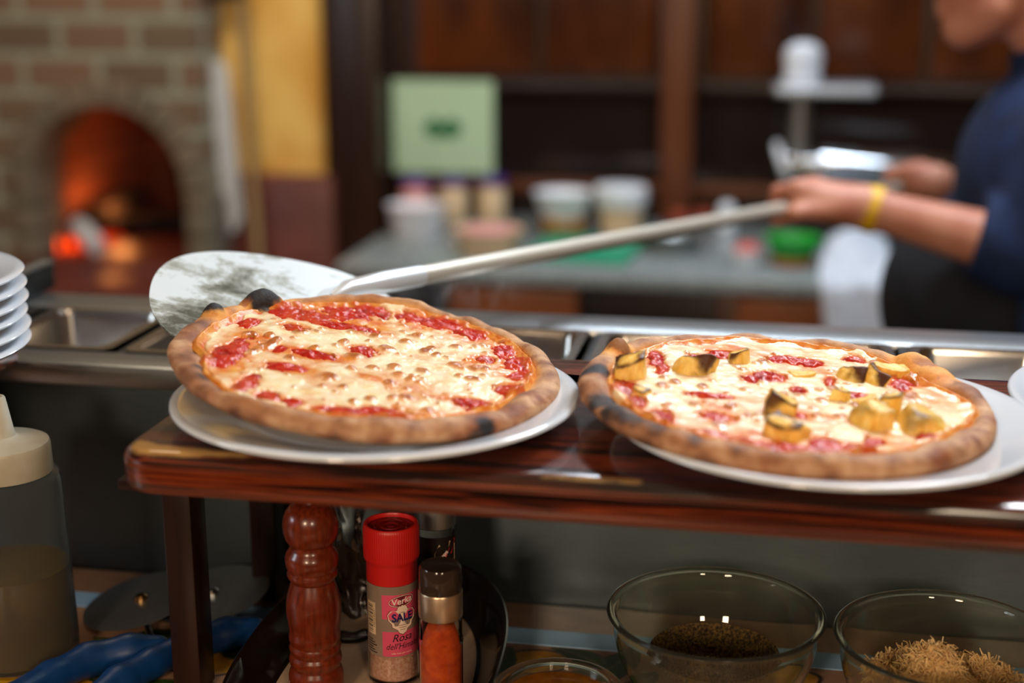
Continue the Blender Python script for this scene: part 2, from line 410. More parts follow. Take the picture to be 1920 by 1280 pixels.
# signed distance bodies -> one continuous surface
def sdf_mesh(prims, h, k=.02, cuts=()):
    P = np.array([q for p in prims for q in p['bb']])
    lo = P.min(0) - 3 * h; hi = P.max(0) + 3 * h
    n = np.ceil((hi - lo) / h).astype(int) + 1
    D = np.full(n, .5, np.float32)
    for p in prims:
        kk = p.get('k', k); mg = kk + 2 * h
        b = np.array(p['bb']); i0 = np.maximum(((b.min(0) - mg - lo) / h).astype(int), 0); i1 = np.minimum(((b.max(0) + mg - lo) / h).astype(int) + 2, n)
        X, Y, Z = np.meshgrid(*[lo[a] + h * np.arange(i0[a], i1[a]) for a in range(3)], indexing='ij')
        d = p['f'](X, Y, Z)
        sl = tuple(slice(i0[a], i1[a]) for a in range(3)); a_ = D[sl]
        hh = np.clip(.5 + .5 * (a_ - d) / kk, 0, 1)
        D[sl] = a_ * (1 - hh) + d * hh - kk * hh * (1 - hh)
    if cuts:
        X, Y, Z = np.meshgrid(*[lo[a] + h * np.arange(n[a]) for a in range(3)], indexing='ij')
        for c in cuts: D = np.maximum(D, c(X, Y, Z))
    D[0] = D[-1] = .5; D[:, 0] = D[:, -1] = .5; D[:, :, 0] = D[:, :, -1] = .5
    Sg = D < 0
    cs = [(a, b, c) for a in (0, 1) for b in (0, 1) for c in (0, 1)]
    sh = lambda A, c: A[c[0]:A.shape[0] - 1 + c[0], c[1]:A.shape[1] - 1 + c[1], c[2]:A.shape[2] - 1 + c[2]]
    cnt = sum(sh(Sg, c).astype(np.int8) for c in cs)
    mask = (cnt > 0) & (cnt < 8)
    idx = np.full(mask.shape, -1, np.int64); idx[mask] = np.arange(mask.sum())
    base = np.argwhere(mask).astype(float)
    acc = np.zeros_like(base); num = np.zeros(len(base))
    val = {c: sh(D, c)[mask].astype(float) for c in cs}
    for c in cs:
        for ax in range(3):
            if c[ax]: continue
            e = list(c); e[ax] = 1; e = tuple(e)
            A, B = val[c], val[e]; cr = (A < 0) != (B < 0)
            t = np.where(cr, A / np.where(cr, A - B, 1), 0)
            pt = np.array(c, float)[None].repeat(len(base), 0); pt[:, ax] += t
            acc[cr] += pt[cr]; num[cr] += 1
    V = lo + h * (base + acc / num[:, None])
    F = []
    for ax in range(3):
        A = Sg.take(range(0, Sg.shape[ax] - 1), ax); B = Sg.take(range(1, Sg.shape[ax]), ax)
        u, w = (ax + 1) % 3, (ax + 2) % 3
        for I in np.argwhere(A != B):
            if I[u] < 1 or I[w] < 1: continue
            q = []
            for du, dw in ((-1, -1), (0, -1), (0, 0), (-1, 0)):
                J = I.copy(); J[u] += du; J[w] += dw; q.append(idx[tuple(J)])
            if min(q) < 0: continue
            F.append(q if A[tuple(I)] else q[::-1])
    return V, F
def cone(a, b, ra, rb, k=None):
    a, b = np.array(a, float), np.array(b, float); ba = b - a; L = ba @ ba; r = max(ra, rb)
    def f(X, Y, Z):
        t = np.clip(((X - a[0]) * ba[0] + (Y - a[1]) * ba[1] + (Z - a[2]) * ba[2]) / L, 0, 1)
        return np.sqrt((X - a[0] - t * ba[0]) ** 2 + (Y - a[1] - t * ba[1]) ** 2 + (Z - a[2] - t * ba[2]) ** 2) - (ra + (rb - ra) * t)
    p = dict(f=f, bb=[np.minimum(a, b) - r, np.maximum(a, b) + r])
    if k: p['k'] = k
    return p
def cut(p, q, n):
    g = p['f']
    return dict(p, f=lambda X, Y, Z: np.maximum(g(X, Y, Z), (X - q[0]) * n[0] + (Y - q[1]) * n[1] + (Z - q[2]) * n[2]))
def ell(c, r, k=None, tilt=0):
    c, r = np.array(c, float), np.array(r, float); ct, st = math.cos(tilt), math.sin(tilt)
    def f(X, Y, Z):
        x, y, z = X - c[0], Y - c[1], Z - c[2]
        x, z = ct * x + st * z, -st * x + ct * z
        q = np.sqrt((x / r[0]) ** 2 + (y / r[1]) ** 2 + (z / r[2]) ** 2)
        g = np.sqrt((x / r[0] ** 2) ** 2 + (y / r[1] ** 2) ** 2 + (z / r[2] ** 2) ** 2) + 1e-9
        return q * (q - 1) / g
    m = r.max() if tilt else r
    p = dict(f=f, bb=[c - m, c + m])
    if k: p['k'] = k
    return p

def text_geo(body, size, shear=0.0, sx=1.0, bold=0.0):
    cu = bpy.data.curves.new('lettering', 'FONT'); cu.body = body; cu.size = size; cu.shear = shear
    cu.align_x = 'CENTER'; cu.align_y = 'CENTER'; cu.resolution_u = 3; cu.offset = bold
    o = bpy.data.objects.new('lettering', cu); COL.objects.link(o)
    dg = bpy.context.evaluated_depsgraph_get()
    me = bpy.data.meshes.new_from_object(o.evaluated_get(dg))
    v = [(p.co.x * sx, p.co.y) for p in me.vertices]; f = [list(p.vertices) for p in me.polygons]
    bpy.data.objects.remove(o); bpy.data.meshes.remove(me); bpy.data.curves.remove(cu)
    return v, f
def wrap(v, R, a0, z0, rot=0.0):
    """bend flat lettering round a vertical cylinder; a0 = facing angle"""
    c, s = math.cos(rot), math.sin(rot); out = []
    for x, y in v:
        X, Y = c * x - s * y, s * x + c * y
        a = a0 + X / R
        out.append((R * math.cos(a), R * math.sin(a), z0 + Y))
    return out

# ------------------------------------------------------------------ the setting
ZC = .993      # customer-side counter
ZS = 1.23      # top of the wooden serving shelf
def slab(name, c, d, m, label, cat, bev=0):
    return struct(MB().box(c, d, bev).build(name, M[m]), label, cat)
slab('floor', (-.1, .9, -.05), (5.4, 6.2, .1), 'floor', 'reddish tiled kitchen floor', 'floor')
slab('ceiling', (-.1, .9, 2.75), (5.4, 6.2, .1), 'ceil', 'pale kitchen ceiling above everything', 'ceiling')
slab('wall_left', (-2.75, .9, 1.35), (.1, 6.2, 2.7), 'plaster', 'warm plastered side wall left of the oven', 'wall')
slab('wall_right', (2.55, .9, 1.35), (.1, 6.2, 2.7), 'plaster', 'warm plastered side wall at far right', 'wall')
slab('wall_front', (-.1, -2.15, 1.35), (5.4, .1, 2.7), 'plaster', 'warm plastered wall on the guests side', 'wall')
slab('wall_back', (.69, 3.80, 1.35), (3.66, .1, 2.7), 'dark_wood', 'dark wooden back wall behind the work counter', 'wall')
slab('wall_back_left', (-1.29, 3.67, 1.35), (.36, .1, 2.7), 'yellow_plaster', 'mottled yellow plaster wall beside the brick oven', 'wall')
slab('trim_1', (-1.09, 3.68, 1.35), (.15, .16, 2.7), 'dark_wood', 'wide dark wooden post beside the yellow wall', 'post', .004)
slab('trim_2', (-.243, 3.70, 1.5), (.082, .11, 2.4), 'mid_wood', 'brown wooden post right of the green notice', 'post', .006)
slab('trim_3', (.66, 3.735, 1.262), (3.24, .05, .022), 'dark_wood', 'brown wooden rail above the dark panes', 'rail', .003)
slab('trim_4', (.66, 3.725, 1.000), (3.24, .06, .03), 'mid_wood', 'brown wooden ledge below the dark panes', 'ledge', .003)
for i, (a, b) in enumerate(((-.96, -.285), (-.20, .62), (.70, 2.2))):
    slab('window_%d' % (i + 1), ((a + b) / 2, 3.744, 1.134), (b - a, .012, .23), 'pane',
         ('dark glossy pane behind the green notice', 'dark glossy pane behind the meat grinder', 'dark glossy pane behind the person in navy')[i], 'window')
k = 0
for a, b in ((-.94, -.62), (-.60, -.30), (-.185, .08), (.10, .36), (.38, .66), (.70, 1.2), (1.22, 1.8)):
    k += 1
    slab('trim_%d' % (4 + k), ((a + b) / 2, 3.74, 1.62), (b - a, .03, .66), 'red_wood',
         ('red-brown upper wall panel above the green notice', 'red-brown upper wall panel left of the brown post',
          'red-brown upper wall panel right of the brown post', 'red-brown upper wall panel above the grinder',
          'red-brown upper wall panel left of the person', 'red-brown upper wall panel behind the person', 'red-brown upper wall panel at the far right')[k - 1], 'panel', .008)
slab('trim_12', (-1.30, 3.60, .52), (.32, .06, 1.02), 'maroon_tile', 'maroon tiled dado below the yellow wall', 'dado', .004)

# ---- brick oven ---------------------------------------------------
OX, OY = -1.714, 3.45
oven = thing('brick_oven', 'wood-fired pizza oven of weathered brick with an arched mouth', 'oven', (OX, OY, 0))
AR, AZ0, AZ1 = .215, .80, 1.003        # arch radius, hearth height, spring line
xl, xr, zt = -.95, .271, 2.65
def arch_pts(r, n=24, z0=AZ0):
    return [(-r, z0)] + [(-r * math.cos(PI * i / n), AZ1 + r * math.sin(PI * i / n)) for i in range(n + 1)] + [(r, z0)]
mb = MB()
ap = arch_pts(AR + .055)
outer = []
for (x, z) in ap:      # matching points on the wall's outline
    if z <= AZ0 + 1e-6: outer.append((xl if x < 0 else xr, z))
    else:
        a = math.atan2(z - AZ1, x); dx, dz = math.cos(a), math.sin(a)
        t = min([(xl / dx) if dx < -1e-6 else 1e9, (xr / dx) if dx > 1e-6 else 1e9, ((zt - AZ1) / dz) if dz > 1e-6 else 1e9])
        outer.append((t * dx, AZ1 + t * dz))
v = [(x, 0, z) for x, z in ap] + [(x, 0, z) for x, z in outer]; n = len(ap)
f = [(i, i + 1, n + i + 1, n + i) for i in range(n - 1)]
for cx in (xl, xr):            # corners missed by the fan
    pass
mb.add(v, f)
# fill the two upper corners, the plinth, the right cheek
ol = [p for p in outer]
jl = max(i for i, p in enumerate(ol) if abs(p[0] - xl) < 1e-6); jr = min(i for i, p in enumerate(ol) if abs(p[0] - xr) < 1e-6)
mb.add([(ol[jl][0], 0, ol[jl][1]), (ol[jl + 1][0], 0, ol[jl + 1][1]), (xl, 0, zt)], [(0, 1, 2)])
mb.add([(ol[jr][0], 0, ol[jr][1]), (ol[jr - 1][0], 0, ol[jr - 1][1]), (xr, 0, zt)], [(0, 2, 1)])
mb.add([(xl, 0, 0), (xr, 0, 0), (xr, 0, AZ0), (xl, 0, AZ0)], [(0, 1, 2, 3)])
mb.add([(xr, 0, 0), (xr, .17, 0), (xr, .17, zt), (xr, 0, zt)], [(0, 1, 2, 3)])
mb.build('brick_front', M['brick'], oven, smooth=False)
# ring of arch bricks, each a wedge with a mortar gap, in one mesh
rb = MB(); ri, ro = AR, AR + .062
for i in range(13):
    a0 = PI * i / 13 + .012; a1 = PI * (i + 1) / 13 - .012
    poly = [(ri * math.cos(a0), ri * math.sin(a0)), (ro * math.cos(a0), ro * math.sin(a0)), (ro * math.cos((a0 + a1) / 2) * 1.005, ro * math.sin((a0 + a1) / 2) * 1.005),
            (ro * math.cos(a1), ro * math.sin(a1)), (ri * math.cos(a1), ri * math.sin(a1))]
    rb.prism(poly, -.008, .17, bev=.004, M4=Matrix.Translation((0, 0, AZ1)) @ Matrix.Rotation(PI / 2, 4, 'X') @ Matrix.Translation((0, 0, -.155)))
for sx in (-1, 1):
    for j in range(3):
        rb.box((sx * (ri + .031), .075, AZ0 + .036 + .072 * j), (.060, .166, .066), .004)
rb.build('arch_ring', M['voussoir'], oven, sharp=25)
mr = MB()                                        # mortar bed behind the ring
ap1, ap2 = arch_pts(AR + .004), arch_pts(AR + .068)
mr.add([(x, .004, z) for x, z in ap1] + [(x, .004, z) for x, z in ap2], [(i, i + 1, n + i + 1, n + i) for i in range(n - 1)])
mr.build('mortar_ring', mat('grey_mortar', S(118, 122, 106), S(100, 104, 90), scale=30, rough=.95), oven, smooth=False)
ch = MB()                                        # vaulted chamber
prof = arch_pts(AR - .001); rows = []
vv = []; ff = []
for y, sc in ((.16, 1.0), (.17, 1.22), (.45, 1.28), (.80, 1.1), (.95, .7)):
    rows.append(len(vv)); vv += [(x * sc, y, AZ0 + (z - AZ0) * (sc if sc < 1.1 else 1.12)) for x, z in prof]
for a, b in zip(rows[:-1], rows[1:]):
    ff += [(a + i, b + i, b + i + 1, a + i + 1) for i in range(n - 1)]
cen = len(vv); vv.append((0, .95, AZ0 + .1)); ff += [(rows[-1] + i, cen, rows[-1] + i + 1) for i in range(n - 1)]
ch.add(vv, ff).build('oven_chamber', M['fire_brick'], oven, smooth=False)
MB().box((.0, .46, AZ0 - .02), (.62, 1.0, .04), .003).build('hearth_floor', M['maroon_tile'], oven)
MB().box((-.30, -.15, AZ0 - .06), (1.30, .36, .10), .006).build('hearth_ledge', M['maroon_tile'], oven)
tag(MB().box((-1.085, 3.40, .38), (.20, .34, .76), .006).build('tiled_plinth', M['maroon_tile']), 'maroon tiled plinth standing between the oven and the work counter', 'plinth')

def log(name, a, b, r, m, label):
    a, b = Vector(a), Vector(b); pts = [a.lerp(b, t / 8) for t in range(9)]
    rr = [r * (.8 if i in (0, 8) else 1) * (1 + .12 * math.sin(i * 2.1 + r * 99)) for i in range(9)]
    return tag(MB().tube(pts, rr, 14).build(name, M[m], sharp=60), label, 'firewood')
log('firewood_log', (-1.87, 3.98, .90), (-1.98, 3.74, .84), .034, 'log', 'charred log leaning at the left inside the oven mouth')
log('firewood_log', (-1.93, 3.80, .835), (-1.72, 3.93, .828), .03, 'log', 'charred log lying across the oven floor')
log('firewood_log', (-1.885, 3.60, .875), (-1.79, 3.52, .826), .027, 'ash', 'white ash-covered log in front of the flames')
fl = MB()
for (x, y, s) in ((-1.955, 3.60, .75), (-1.935, 3.57, .6), (-1.97, 3.63, .55), (-1.91, 3.60, .4)):
    fl.lathe([(0, 0), (.014 * s, .008 * s), (.019 * s, .026 * s), (.015 * s, .05 * s), (.007 * s, .075 * s), (0, .1 * s)], 12, (x, y, .80), rfun=lambda a, z: 1 + .25 * math.sin(3 * a + z * 60))
tag(fl.build('fire', M['flame']), 'orange wood fire burning low at the left of the oven', 'fire', kind='stuff')
eb = MB()
for i in range(60):
    a = rng.uniform(-1.97, -1.84); b = rng.uniform(3.58, 3.80); r = rng.uniform(.006, .014)
    eb.lathe([(0, -r * .4), (r, 0), (r * .7, r * .7), (0, r)], 6, (a, b, .803))
tag(eb.build('embers', M['ember'], sharp=30), 'bed of glowing embers under the oven fire', 'embers', kind='stuff')

# ---- tools leaning by the oven -------------------------------------
t = thing('oven_peel', 'grey metal oven peel standing upright against the yellow wall', 'peel', (-1.425, 3.57, .62), (math.radians(3), math.radians(-2), 0))
MB().prism([(-.058, .27), (-.050, .28), (-.052, .69), (-.04, .712), (.036, .712), (.05, .69), (.052, .30), (.03, .26), (-.02, .25)], -.0015, .0015, M4=Matrix.Rotation(PI / 2, 4, 'X')).build('peel_blade', M['peel_alu'], t, smooth=False)
MB().tube([(0, -.004, -.60), (0, -.004, .36)], .012, 12).build('peel_handle', M['tin'], t)
t = thing('oven_brush', 'long pale wooden oven brush leaning with its black head up', 'brush', (-1.345, 3.555, .02))
MB().tube([(.03, -.03, 0), (-.012, -.02, 1.46)], .0125, 12).build('brush_handle', M['pole_wood'], t)
MB().box((-.055, -.02, 1.495), (.115, .05, .06), .01).build('brush_head', M['black'], t)

# ---- green notice on the pane ---------------------------------------
t = thing('paper_notice', 'pale green square notice with a dark green emblem on the back wall', 'notice', (-.868, 3.7075, 1.152))
MB().box((0, -.001, 0), (.274, .0015, .244), 0).build('sheet', M['paper'], t, smooth=False)
em = []
for i in range(40):
    t_ = 2 * PI * i / 40; c_, q_ = math.cos(t_), math.sin(t_)
    em.append((.053 * c_ * (1 - .10 * abs(q_)), .027 * q_ * (1 + .25 * abs(c_)) - .015 * math.exp(-(c_ / .22) ** 2) * (1 if q_ > 0 else -.35)))
MB().prism(em, 0, .0006, M4=Matrix.Translation((0, -.0018, -.004)) @ Matrix.Rotation(PI / 2, 4, 'X')).build('emblem', M['green_ink'], t, smooth=False)

# ---- back work counter ----------------------------------------------
ZB = .92
wc = thing('work_counter', 'long grey granite work counter along the back wall', 'counter', (.42, 3.3, 0))
MB().box((0, .0475, ZB - .016), (2.74, .735, .032), .006).build('worktop', M['granite'], wc)
MB().box((.02, .07, .443), (2.64, .62, .886), .003).build('carcass', M['dark_wood'], wc)
for i, (a, b) in enumerate(((-.70, -.41), (-.06, .25), (.27, .60), (.62, 1.0))):
    d = MB().box(((a + b) / 2 - .42, -.255, .795), (b - a, .03, .15), .004).build('drawer_front', M['orange_wood'], wc)
    MB().tube([((a + b) / 2 - .47, -.29, .80), ((a + b) / 2 - .37, -.29, .80)], .006, 8).build('drawer_handle', M['tin'], d)
MB().box((-.50, -.25, .45), (.05, .03, .86), .003).build('stile', M['mid_wood'], wc)

# ---- things on the work counter --------------------------------------
def spun(name, parts, label, cat, loc, group=None, n=28):
    t = thing(name, label, cat, loc, (0, 0, 0), group)
    for pn, prof, m in parts: MB().lathe(prof, n).build(pn, M[m], t)
    return t
jarp = lambda r, h: [(0, 0), (r * .95, 0), (r, .006), (r, h - .02), (r * .82, h - .004), (r * .8, h)]
for (x, y, lb) in ((-.925, 3.62, 'purple-lidded jar with a pinkish label, farthest left on the work counter'),
                   (-.822, 3.62, 'purple-lidded cream jar between two other lidded jars'),
                   (-.722, 3.64, 'purple-lidded cream jar, nearest of the three to the white bowl')):
    spun('food_jar', [('jar_body', jarp(.037, .095), 'pink' if x < -.9 else 'cream'), ('lid', [(.0, .112), (.036, .112), (.038, .108), (.038, .092), (.03, .092)], 'purple')],
         lb, 'jar', (x, y, ZB), 'purple-lidded jars')
tubp = lambda r, h: [(0, .002), (r * .8, 0), (r * .84, .004), (r, h - .004), (r * 1.04, h), (r * .99, h), (r * .82, .01), (0, .008)]
spun('food_tub', [('tub', tubp(.072, .075), 'white_plastic'), ('contents', [(0, .045), (.05, .05), (.066, .046)], 'pink')], 'wide whitish plastic tub in front of the purple-lidded jars', 'tub', (-.86, 3.38, ZB))
spun('food_tub', [('tub', tubp(.078, .06), 'cream'), ('contents', [(0, .066), (.05, .062), (.077, .05)], 'pink')], 'plastic tub of pink food near the counter front edge', 'tub', (-.635, 3.16, ZB))
spun('mixing_bowl', [('bowl', [(0, .04), (.045, .04), (.062, .07), (.072, .10), (.075, .104), (.070, .104), (.056, .072), (.04, .052), (0, .05)], 'white_plastic'),
                     ('base_dish', [(0, 0), (.052, 0), (.060, .03), (.052, .042), (0, .042)], 'amber')], 'white bowl standing over amber food beside the white lidded tub', 'bowl', (-.505, 3.46, ZB))
spun('lidded_tub', [('tub', [(0, 0), (.048, 0), (.056, .07), (0, .07)], 'cream'), ('lid', [(.05, .066), (.062, .068), (.066, .075), (.066, .112), (.06, .118), (0, .118)], 'white_plastic')],
     'beige tub with a tall white lid, left of the brown post', 'tub', (-.365, 3.49, ZB))
tag(MB().prism([(-.545, 3.10), (-.31, 3.07), (-.28, 3.36), (-.53, 3.385)], ZB, ZB + .012, bev=.003).build('cutting_board', M['teal']), 'teal green cutting board lying on the granite counter', 'board')
spun('steel_bowl', [('bowl', [(0, .0), (.05, 0), (.075, .04), (.078, .044), (.073, .042), (.048, .006), (0, .005)], 'tin')], 'shallow dull steel bowl under the peel handle', 'bowl', (-.22, 3.28, ZB))
spun('shaker', [('shaker_body', [(0, 0), (.022, 0), (.026, .03), (.02, .05)], 'white_plastic'), ('cap', [(.021, .05), (.021, .06), (.012, .072), (0, .074)], 'white_plastic')],
     'small white shaker bottle in front of the brown post', 'shaker', (-.105, 3.56, ZB))
for i, (x, y) in enumerate(((-.225, 3.60), (-.165, 3.63))):
    spun('tomato', [('fruit', [(0, .002), (.016, .004), (.028, .018), (.026, .036), (.012, .045), (0, .042)], 'small_tomato'), ('stem', [(.004, .042), (.003, .05), (0, .05)], 'leaf')],
         ('small red-brown tomato at the foot of the brown post', 'small red-brown tomato beside the white shaker')[i], 'tomato', (x, y, ZB), 'tomatoes at the post')
spun('meat_pack', [('tray', tubp(.034, .03), 'white_plastic'), ('meat', [(0, .046), (.02, .043), (.0325, .026)], 'tomato')], 'small red meat portion left of the green tub', 'food', (-.045, 3.17, ZB))
spun('green_tub', [('tub', [(0, .02), (.046, .02), (.062, .058), (.065, .062), (.058, .060), (.044, .03), (0, .028)], 'bright_green'), ('base', [(0, 0), (.045, 0), (.050, .02), (0, .02)], 'orange_wood')],
     'bright green plastic tub under the forearm of the person', 'tub', (.055, 3.16, ZB))
# folded cloth hanging over the edge
cl = []; cf = []
NU, NV = 16, 30
for j in range(NV):
    for i in range(NU):
        u = i / (NU - 1); q = j / (NV - 1) * .50
        x = .120 + .150 * u + .010 * math.sin(14 * q + 2 * u)
        if q < .38:
            y = 3.355 - q; hb = .072 * math.sin(PI * min(1, q / .30)) ** .8 * (.75 + .5 * float(fbm(u * 3, q * 12, 0, 3))) * (.6 + .4 * math.sin(PI * u))
            z = ZB + .003 + (hb if q < .30 else 0)
        else: y, z = 2.972 - .006 * math.sin(9 * u), ZB - (q - .38) + .002
        cl.append((x, y, z))
for j in range(NV - 1):
    for i in range(NU - 1): a = j * NU + i; cf.append((a, a + 1, a + NU + 1, a + NU))
o = mk('kitchen_towel', cl, cf, M['white_cloth']); md = o.modifiers.new('thickness', 'SOLIDIFY'); md.thickness = .004; md.offset = 1
tag(o, 'white kitchen towel hanging over the granite counter edge', 'towel')

# ---- meat grinder ------------------------------------------------------
g = thing('meat_grinder', 'steel meat grinder with a feed tray and long motor housing', 'grinder', (.107, 3.43, ZB + .004))
MB().box((.12, .02, .012), (.32, .14, .024), .008).build('base', M['dark_steel'], g)
MB().box((.14, .02, .08), (.16, .09, .13), .01).build('pedestal', M['dark_steel'], g)
MB().lathe([(0, -.02), (.030, -.02), (.038, -.012), (.038, .275), (.032, .285), (0, .285)], 40).build('motor_housing', M['spec_steel'], g).matrix_local = Matrix.Translation((.02, .02, .186)) @ Matrix.Rotation(PI / 2 + .05, 4, 'Y')
MB().lathe([(0, 0), (.026, 0), (.026, .06), (.034, .062), (.034, .075), (0, .075)], 28).build('auger_barrel', M['chrome'], g).matrix_local = Matrix.Translation((.005, .02, .183)) @ Matrix.Rotation(-PI / 2, 4, 'Y')
MB().lathe([(0, .0), (.05, .0), (.052, .006), (.05, .014), (.03, .018), (0, .018)], 32).build('outlet_plate', M['white_plastic'], g).matrix_local = Matrix.Translation((-.074, .02, .190)) @ Matrix.Rotation(-PI / 2 - .35, 4, 'Y')
MB().lathe([(.024, .195), (.024, .36), (.034, .372), (.030, .372), (.02, .36), (.02, .20)], 28, (-.045, .02, 0)).build('feed_tube', M['tin'], g)
MB().prism([(-.10, -.07), (.118, -.07), (.128, -.05), (.128, .08), (.118, .10), (-.10, .10), (-.11, .08), (-.11, -.05)], .352, .372, bev=.006).build('feed_tray', mat('bright_tray_steel', S(190, 196, 202), rough=.35, metal=.6), g)
MB().lathe([(0, .374), (.041, .374), (.043, .39), (.041, .415), (.046, .43), (.04, .455), (.02, .468), (.012, .462), (0, .462)], 32, (-.045, .02, 0)).build('pusher', M['white_plastic'], g)

# ---- refrigerated prep counter ------------------------------------------
PX0, PX1 = -2.0, 1.7
rc = thing('prep_counter', 'stainless refrigerated prep counter with a row of pan openings', 'counter', (0, 1.178, 0))
MB().box(((PX0 + PX1) / 2, .003, .59), (PX1 - PX0, .006, 1.19), .001).build('front_panel', M['panel_steel'], rc)
xs = [-1.642 + .148 * i for i in range(20)]           # the dividing bars
fr = MB()
fr.box(((PX0 + PX1) / 2, .017, 1.192), (PX1 - PX0, .042, .016), .004)
fr.box(((PX0 + PX1) / 2, -.006, 1.190), (PX1 - PX0, .014, .022), .005)
fr.box(((PX0 + PX1) / 2, .235, 1.192), (PX1 - PX0, .066, .016), .004)
fr.build('rim', M['steel'], rc)
MB().tube([(PX0, .262, 1.1905), (PX1, .262, 1.1905)], .0085, 16).build('back_rail', M['steel'], rc)
for x in xs:
    if -1.0 < x < .75: MB().box((x, .12, 1.192), (.012, .166, .013), .003).build('divider_bar', M['dark_steel'], rc)
MB().box(((PX0 + PX1) / 2, .266, .59), (PX1 - PX0, .006, 1.18), .001).build('rear_panel', M['dark_steel'], rc)
MB().box(((PX0 + PX1) / 2, .135, .98), (PX1 - PX0 - .02, .25, .02), .001).build('well_floor', M['dark_steel'], rc)
def pan_geo():
    m = MB()
    def ring(hx, hy, r, z):
        P = []
        for cx, cy, a0 in ((hx - r, hy - r, 0), (-hx + r, hy - r, PI / 2), (-hx + r, -hy + r, PI), (hx - r, -hy + r, 1.5 * PI)):
            P += [(cx + r * math.cos(a0 + PI / 2 * i / 5), cy + r * math.sin(a0 + PI / 2 * i / 5), z) for i in range(6)]
        return P
    rs = [ring(.0665, .0795, .012, 0), ring(.067, .080, .012, .002), ring(.058, .071, .014, .002), ring(.056, .069, .016, -.004), ring(.052, .065, .018, -.085), ring(.046, .059, .014, -.092)]
    v = [p for r in rs for p in r]; q = len(rs[0]); f = []
    for k in range(len(rs) - 1):
        for i in range(q): f.append((k * q + i, k * q + (i + 1) % q, (k + 1) * q + (i + 1) % q, (k + 1) * q + i))
    f.append(tuple((len(rs) - 1) * q + i for i in range(q)))
    return m.add(v, f)
pan0 = None
pl = {-.832: 'empty steel food pan at the far left, behind the stacked plates', -.684: 'empty steel food pan left of the peel blade', -.536: 'steel food pan hidden under the peel blade',
      -.388: 'steel food pan behind the left pizza', -.240: 'steel food pan showing right of the left pizza', -.092: 'steel food pan behind the left rim of the right pizza',
      .056: 'steel food pan behind the middle of the right pizza', .204: 'steel food pan behind the right rim of the right pizza', .352: 'steel food pan at the far right of the row'}
for x, lb in pl.items():
    if pan0 is None: o = pan0 = pan_geo().build('food_pan', M['pan_steel'], sharp=50)
    else: o = pan0.copy(); COL.objects.link(o)
    o.location = (x, 1.178 + .12, 1.1985); tag(o, lb, 'pan', 'food pans in the prep counter')
t = thing('side_guard', 'dark steel guard plate standing on the prep counter rim at far left', 'guard', (-.806, 1.345, 1.2))
MB().box((0, 0, .014), (.005, .25, .028), .001).build('plate', M['dark_steel'], t)
MB().box((-.004, 0, .030), (.016, .252, .005), .002).build('flange', M['tin'], t)

# ---- counter on the guests side --------------------------------------------
ct = thing('tiled_counter', 'beige tiled counter painted with lemons and leaves under the shelf', 'counter', (0, 0, 0))
MB().box((0, .86, ZC - .02), (4.4, .628, .04), .002).build('counter_top', M['counter'], ct)
MB().box((0, .86, .475), (4.3, .56, .95), .002).build('counter_base', M['dark_wood'], ct)
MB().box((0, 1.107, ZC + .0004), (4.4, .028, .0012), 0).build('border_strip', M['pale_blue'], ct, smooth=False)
spots = [('L', -.176, 1.062, .25, .030), ('L', -.483, 1.014, 1.1, .034), ('L', -.431, 1.021, .9, .036), ('L', -.572, .955, .2, .05), ('L', .02, 1.062, .4, .034), ('L', -.36, .87, .6, .036),
         ('L', .12, .92, .2, .036), ('L', -.05, .90, 1.4, .034), ('L', .22, 1.05, .2, .032), ('L', -.66, 1.04, .5, .034),
         ('F', -.113, 1.062, 1.0, .040), ('F', -.140, 1.080, 2.6, .028), ('F', -.495, .980, .5, .036), ('F', -.391, 1.012, 1.4, .034), ('F', -.410, 1.036, .4, .030), ('F', -.491, 1.050, .2, .034),
         ('F', .003, 1.083, .1, .042), ('F', -.205, 1.050, 1.3, .036), ('F', -.466, .966, .2, .03), ('F', -.09, 1.03, .9, .03), ('F', -.47, 1.072, .1, .03), ('F', .09, 1.02, 1.2, .04), ('F', .19, .98, .5, .04),
         ('F', -.20, .98, .3, .034), ('F', -.53, 1.02, 2.4, .034), ('F', .26, 1.08, 2.8, .034)]
gx = np.arange(-.80, .40, .0017); gy = np.arange(.70, 1.0925, .0017)
GXX, GYY = np.meshgrid(gx, gy)
paint = {k: np.zeros_like(GXX) for k in ('lemon', 'leaf', 'ink')}
for kd, x, y, a, sz in spots:
    u = ((GXX - x) * math.cos(a) + (GYY - y) * math.sin(a)) / sz; w_ = (-(GXX - x) * math.sin(a) + (GYY - y) * math.cos(a)) / sz
    if kd == 'L':
        t_ = np.arctan2(w_ / .68, u); rr = 1 + .17 * np.maximum(0, np.cos(t_)) ** 10 + .10 * np.maximum(0, -np.cos(t_)) ** 10
        f_ = np.sqrt(u ** 2 + (w_ / .68) ** 2) / rr
    else:
        hw = .40 * np.sqrt(np.clip(1 - u ** 2, 1e-6, 1)) ** 1.3 * (1 - .35 * u)
        f_ = np.where(np.abs(u) < 1, np.abs(w_ - .16 * u ** 2) / hw, 9)
    ci = np.clip((1.12 - f_) / .06, 0, 1); cf_ = np.clip((1.0 - f_) / .06, 0, 1)
    if kd == 'F': cf_ = cf_ * np.clip(np.abs(w_ - .16 * u ** 2) / .035, .35, 1)      # midrib
    for k_ in paint: paint[k_] = paint[k_] * (1 - ci)
    paint['ink'] += ci
    for k_ in paint: paint[k_] = paint[k_] * (1 - cf_)
    paint['lemon' if kd == 'L' else 'leaf'] += cf_
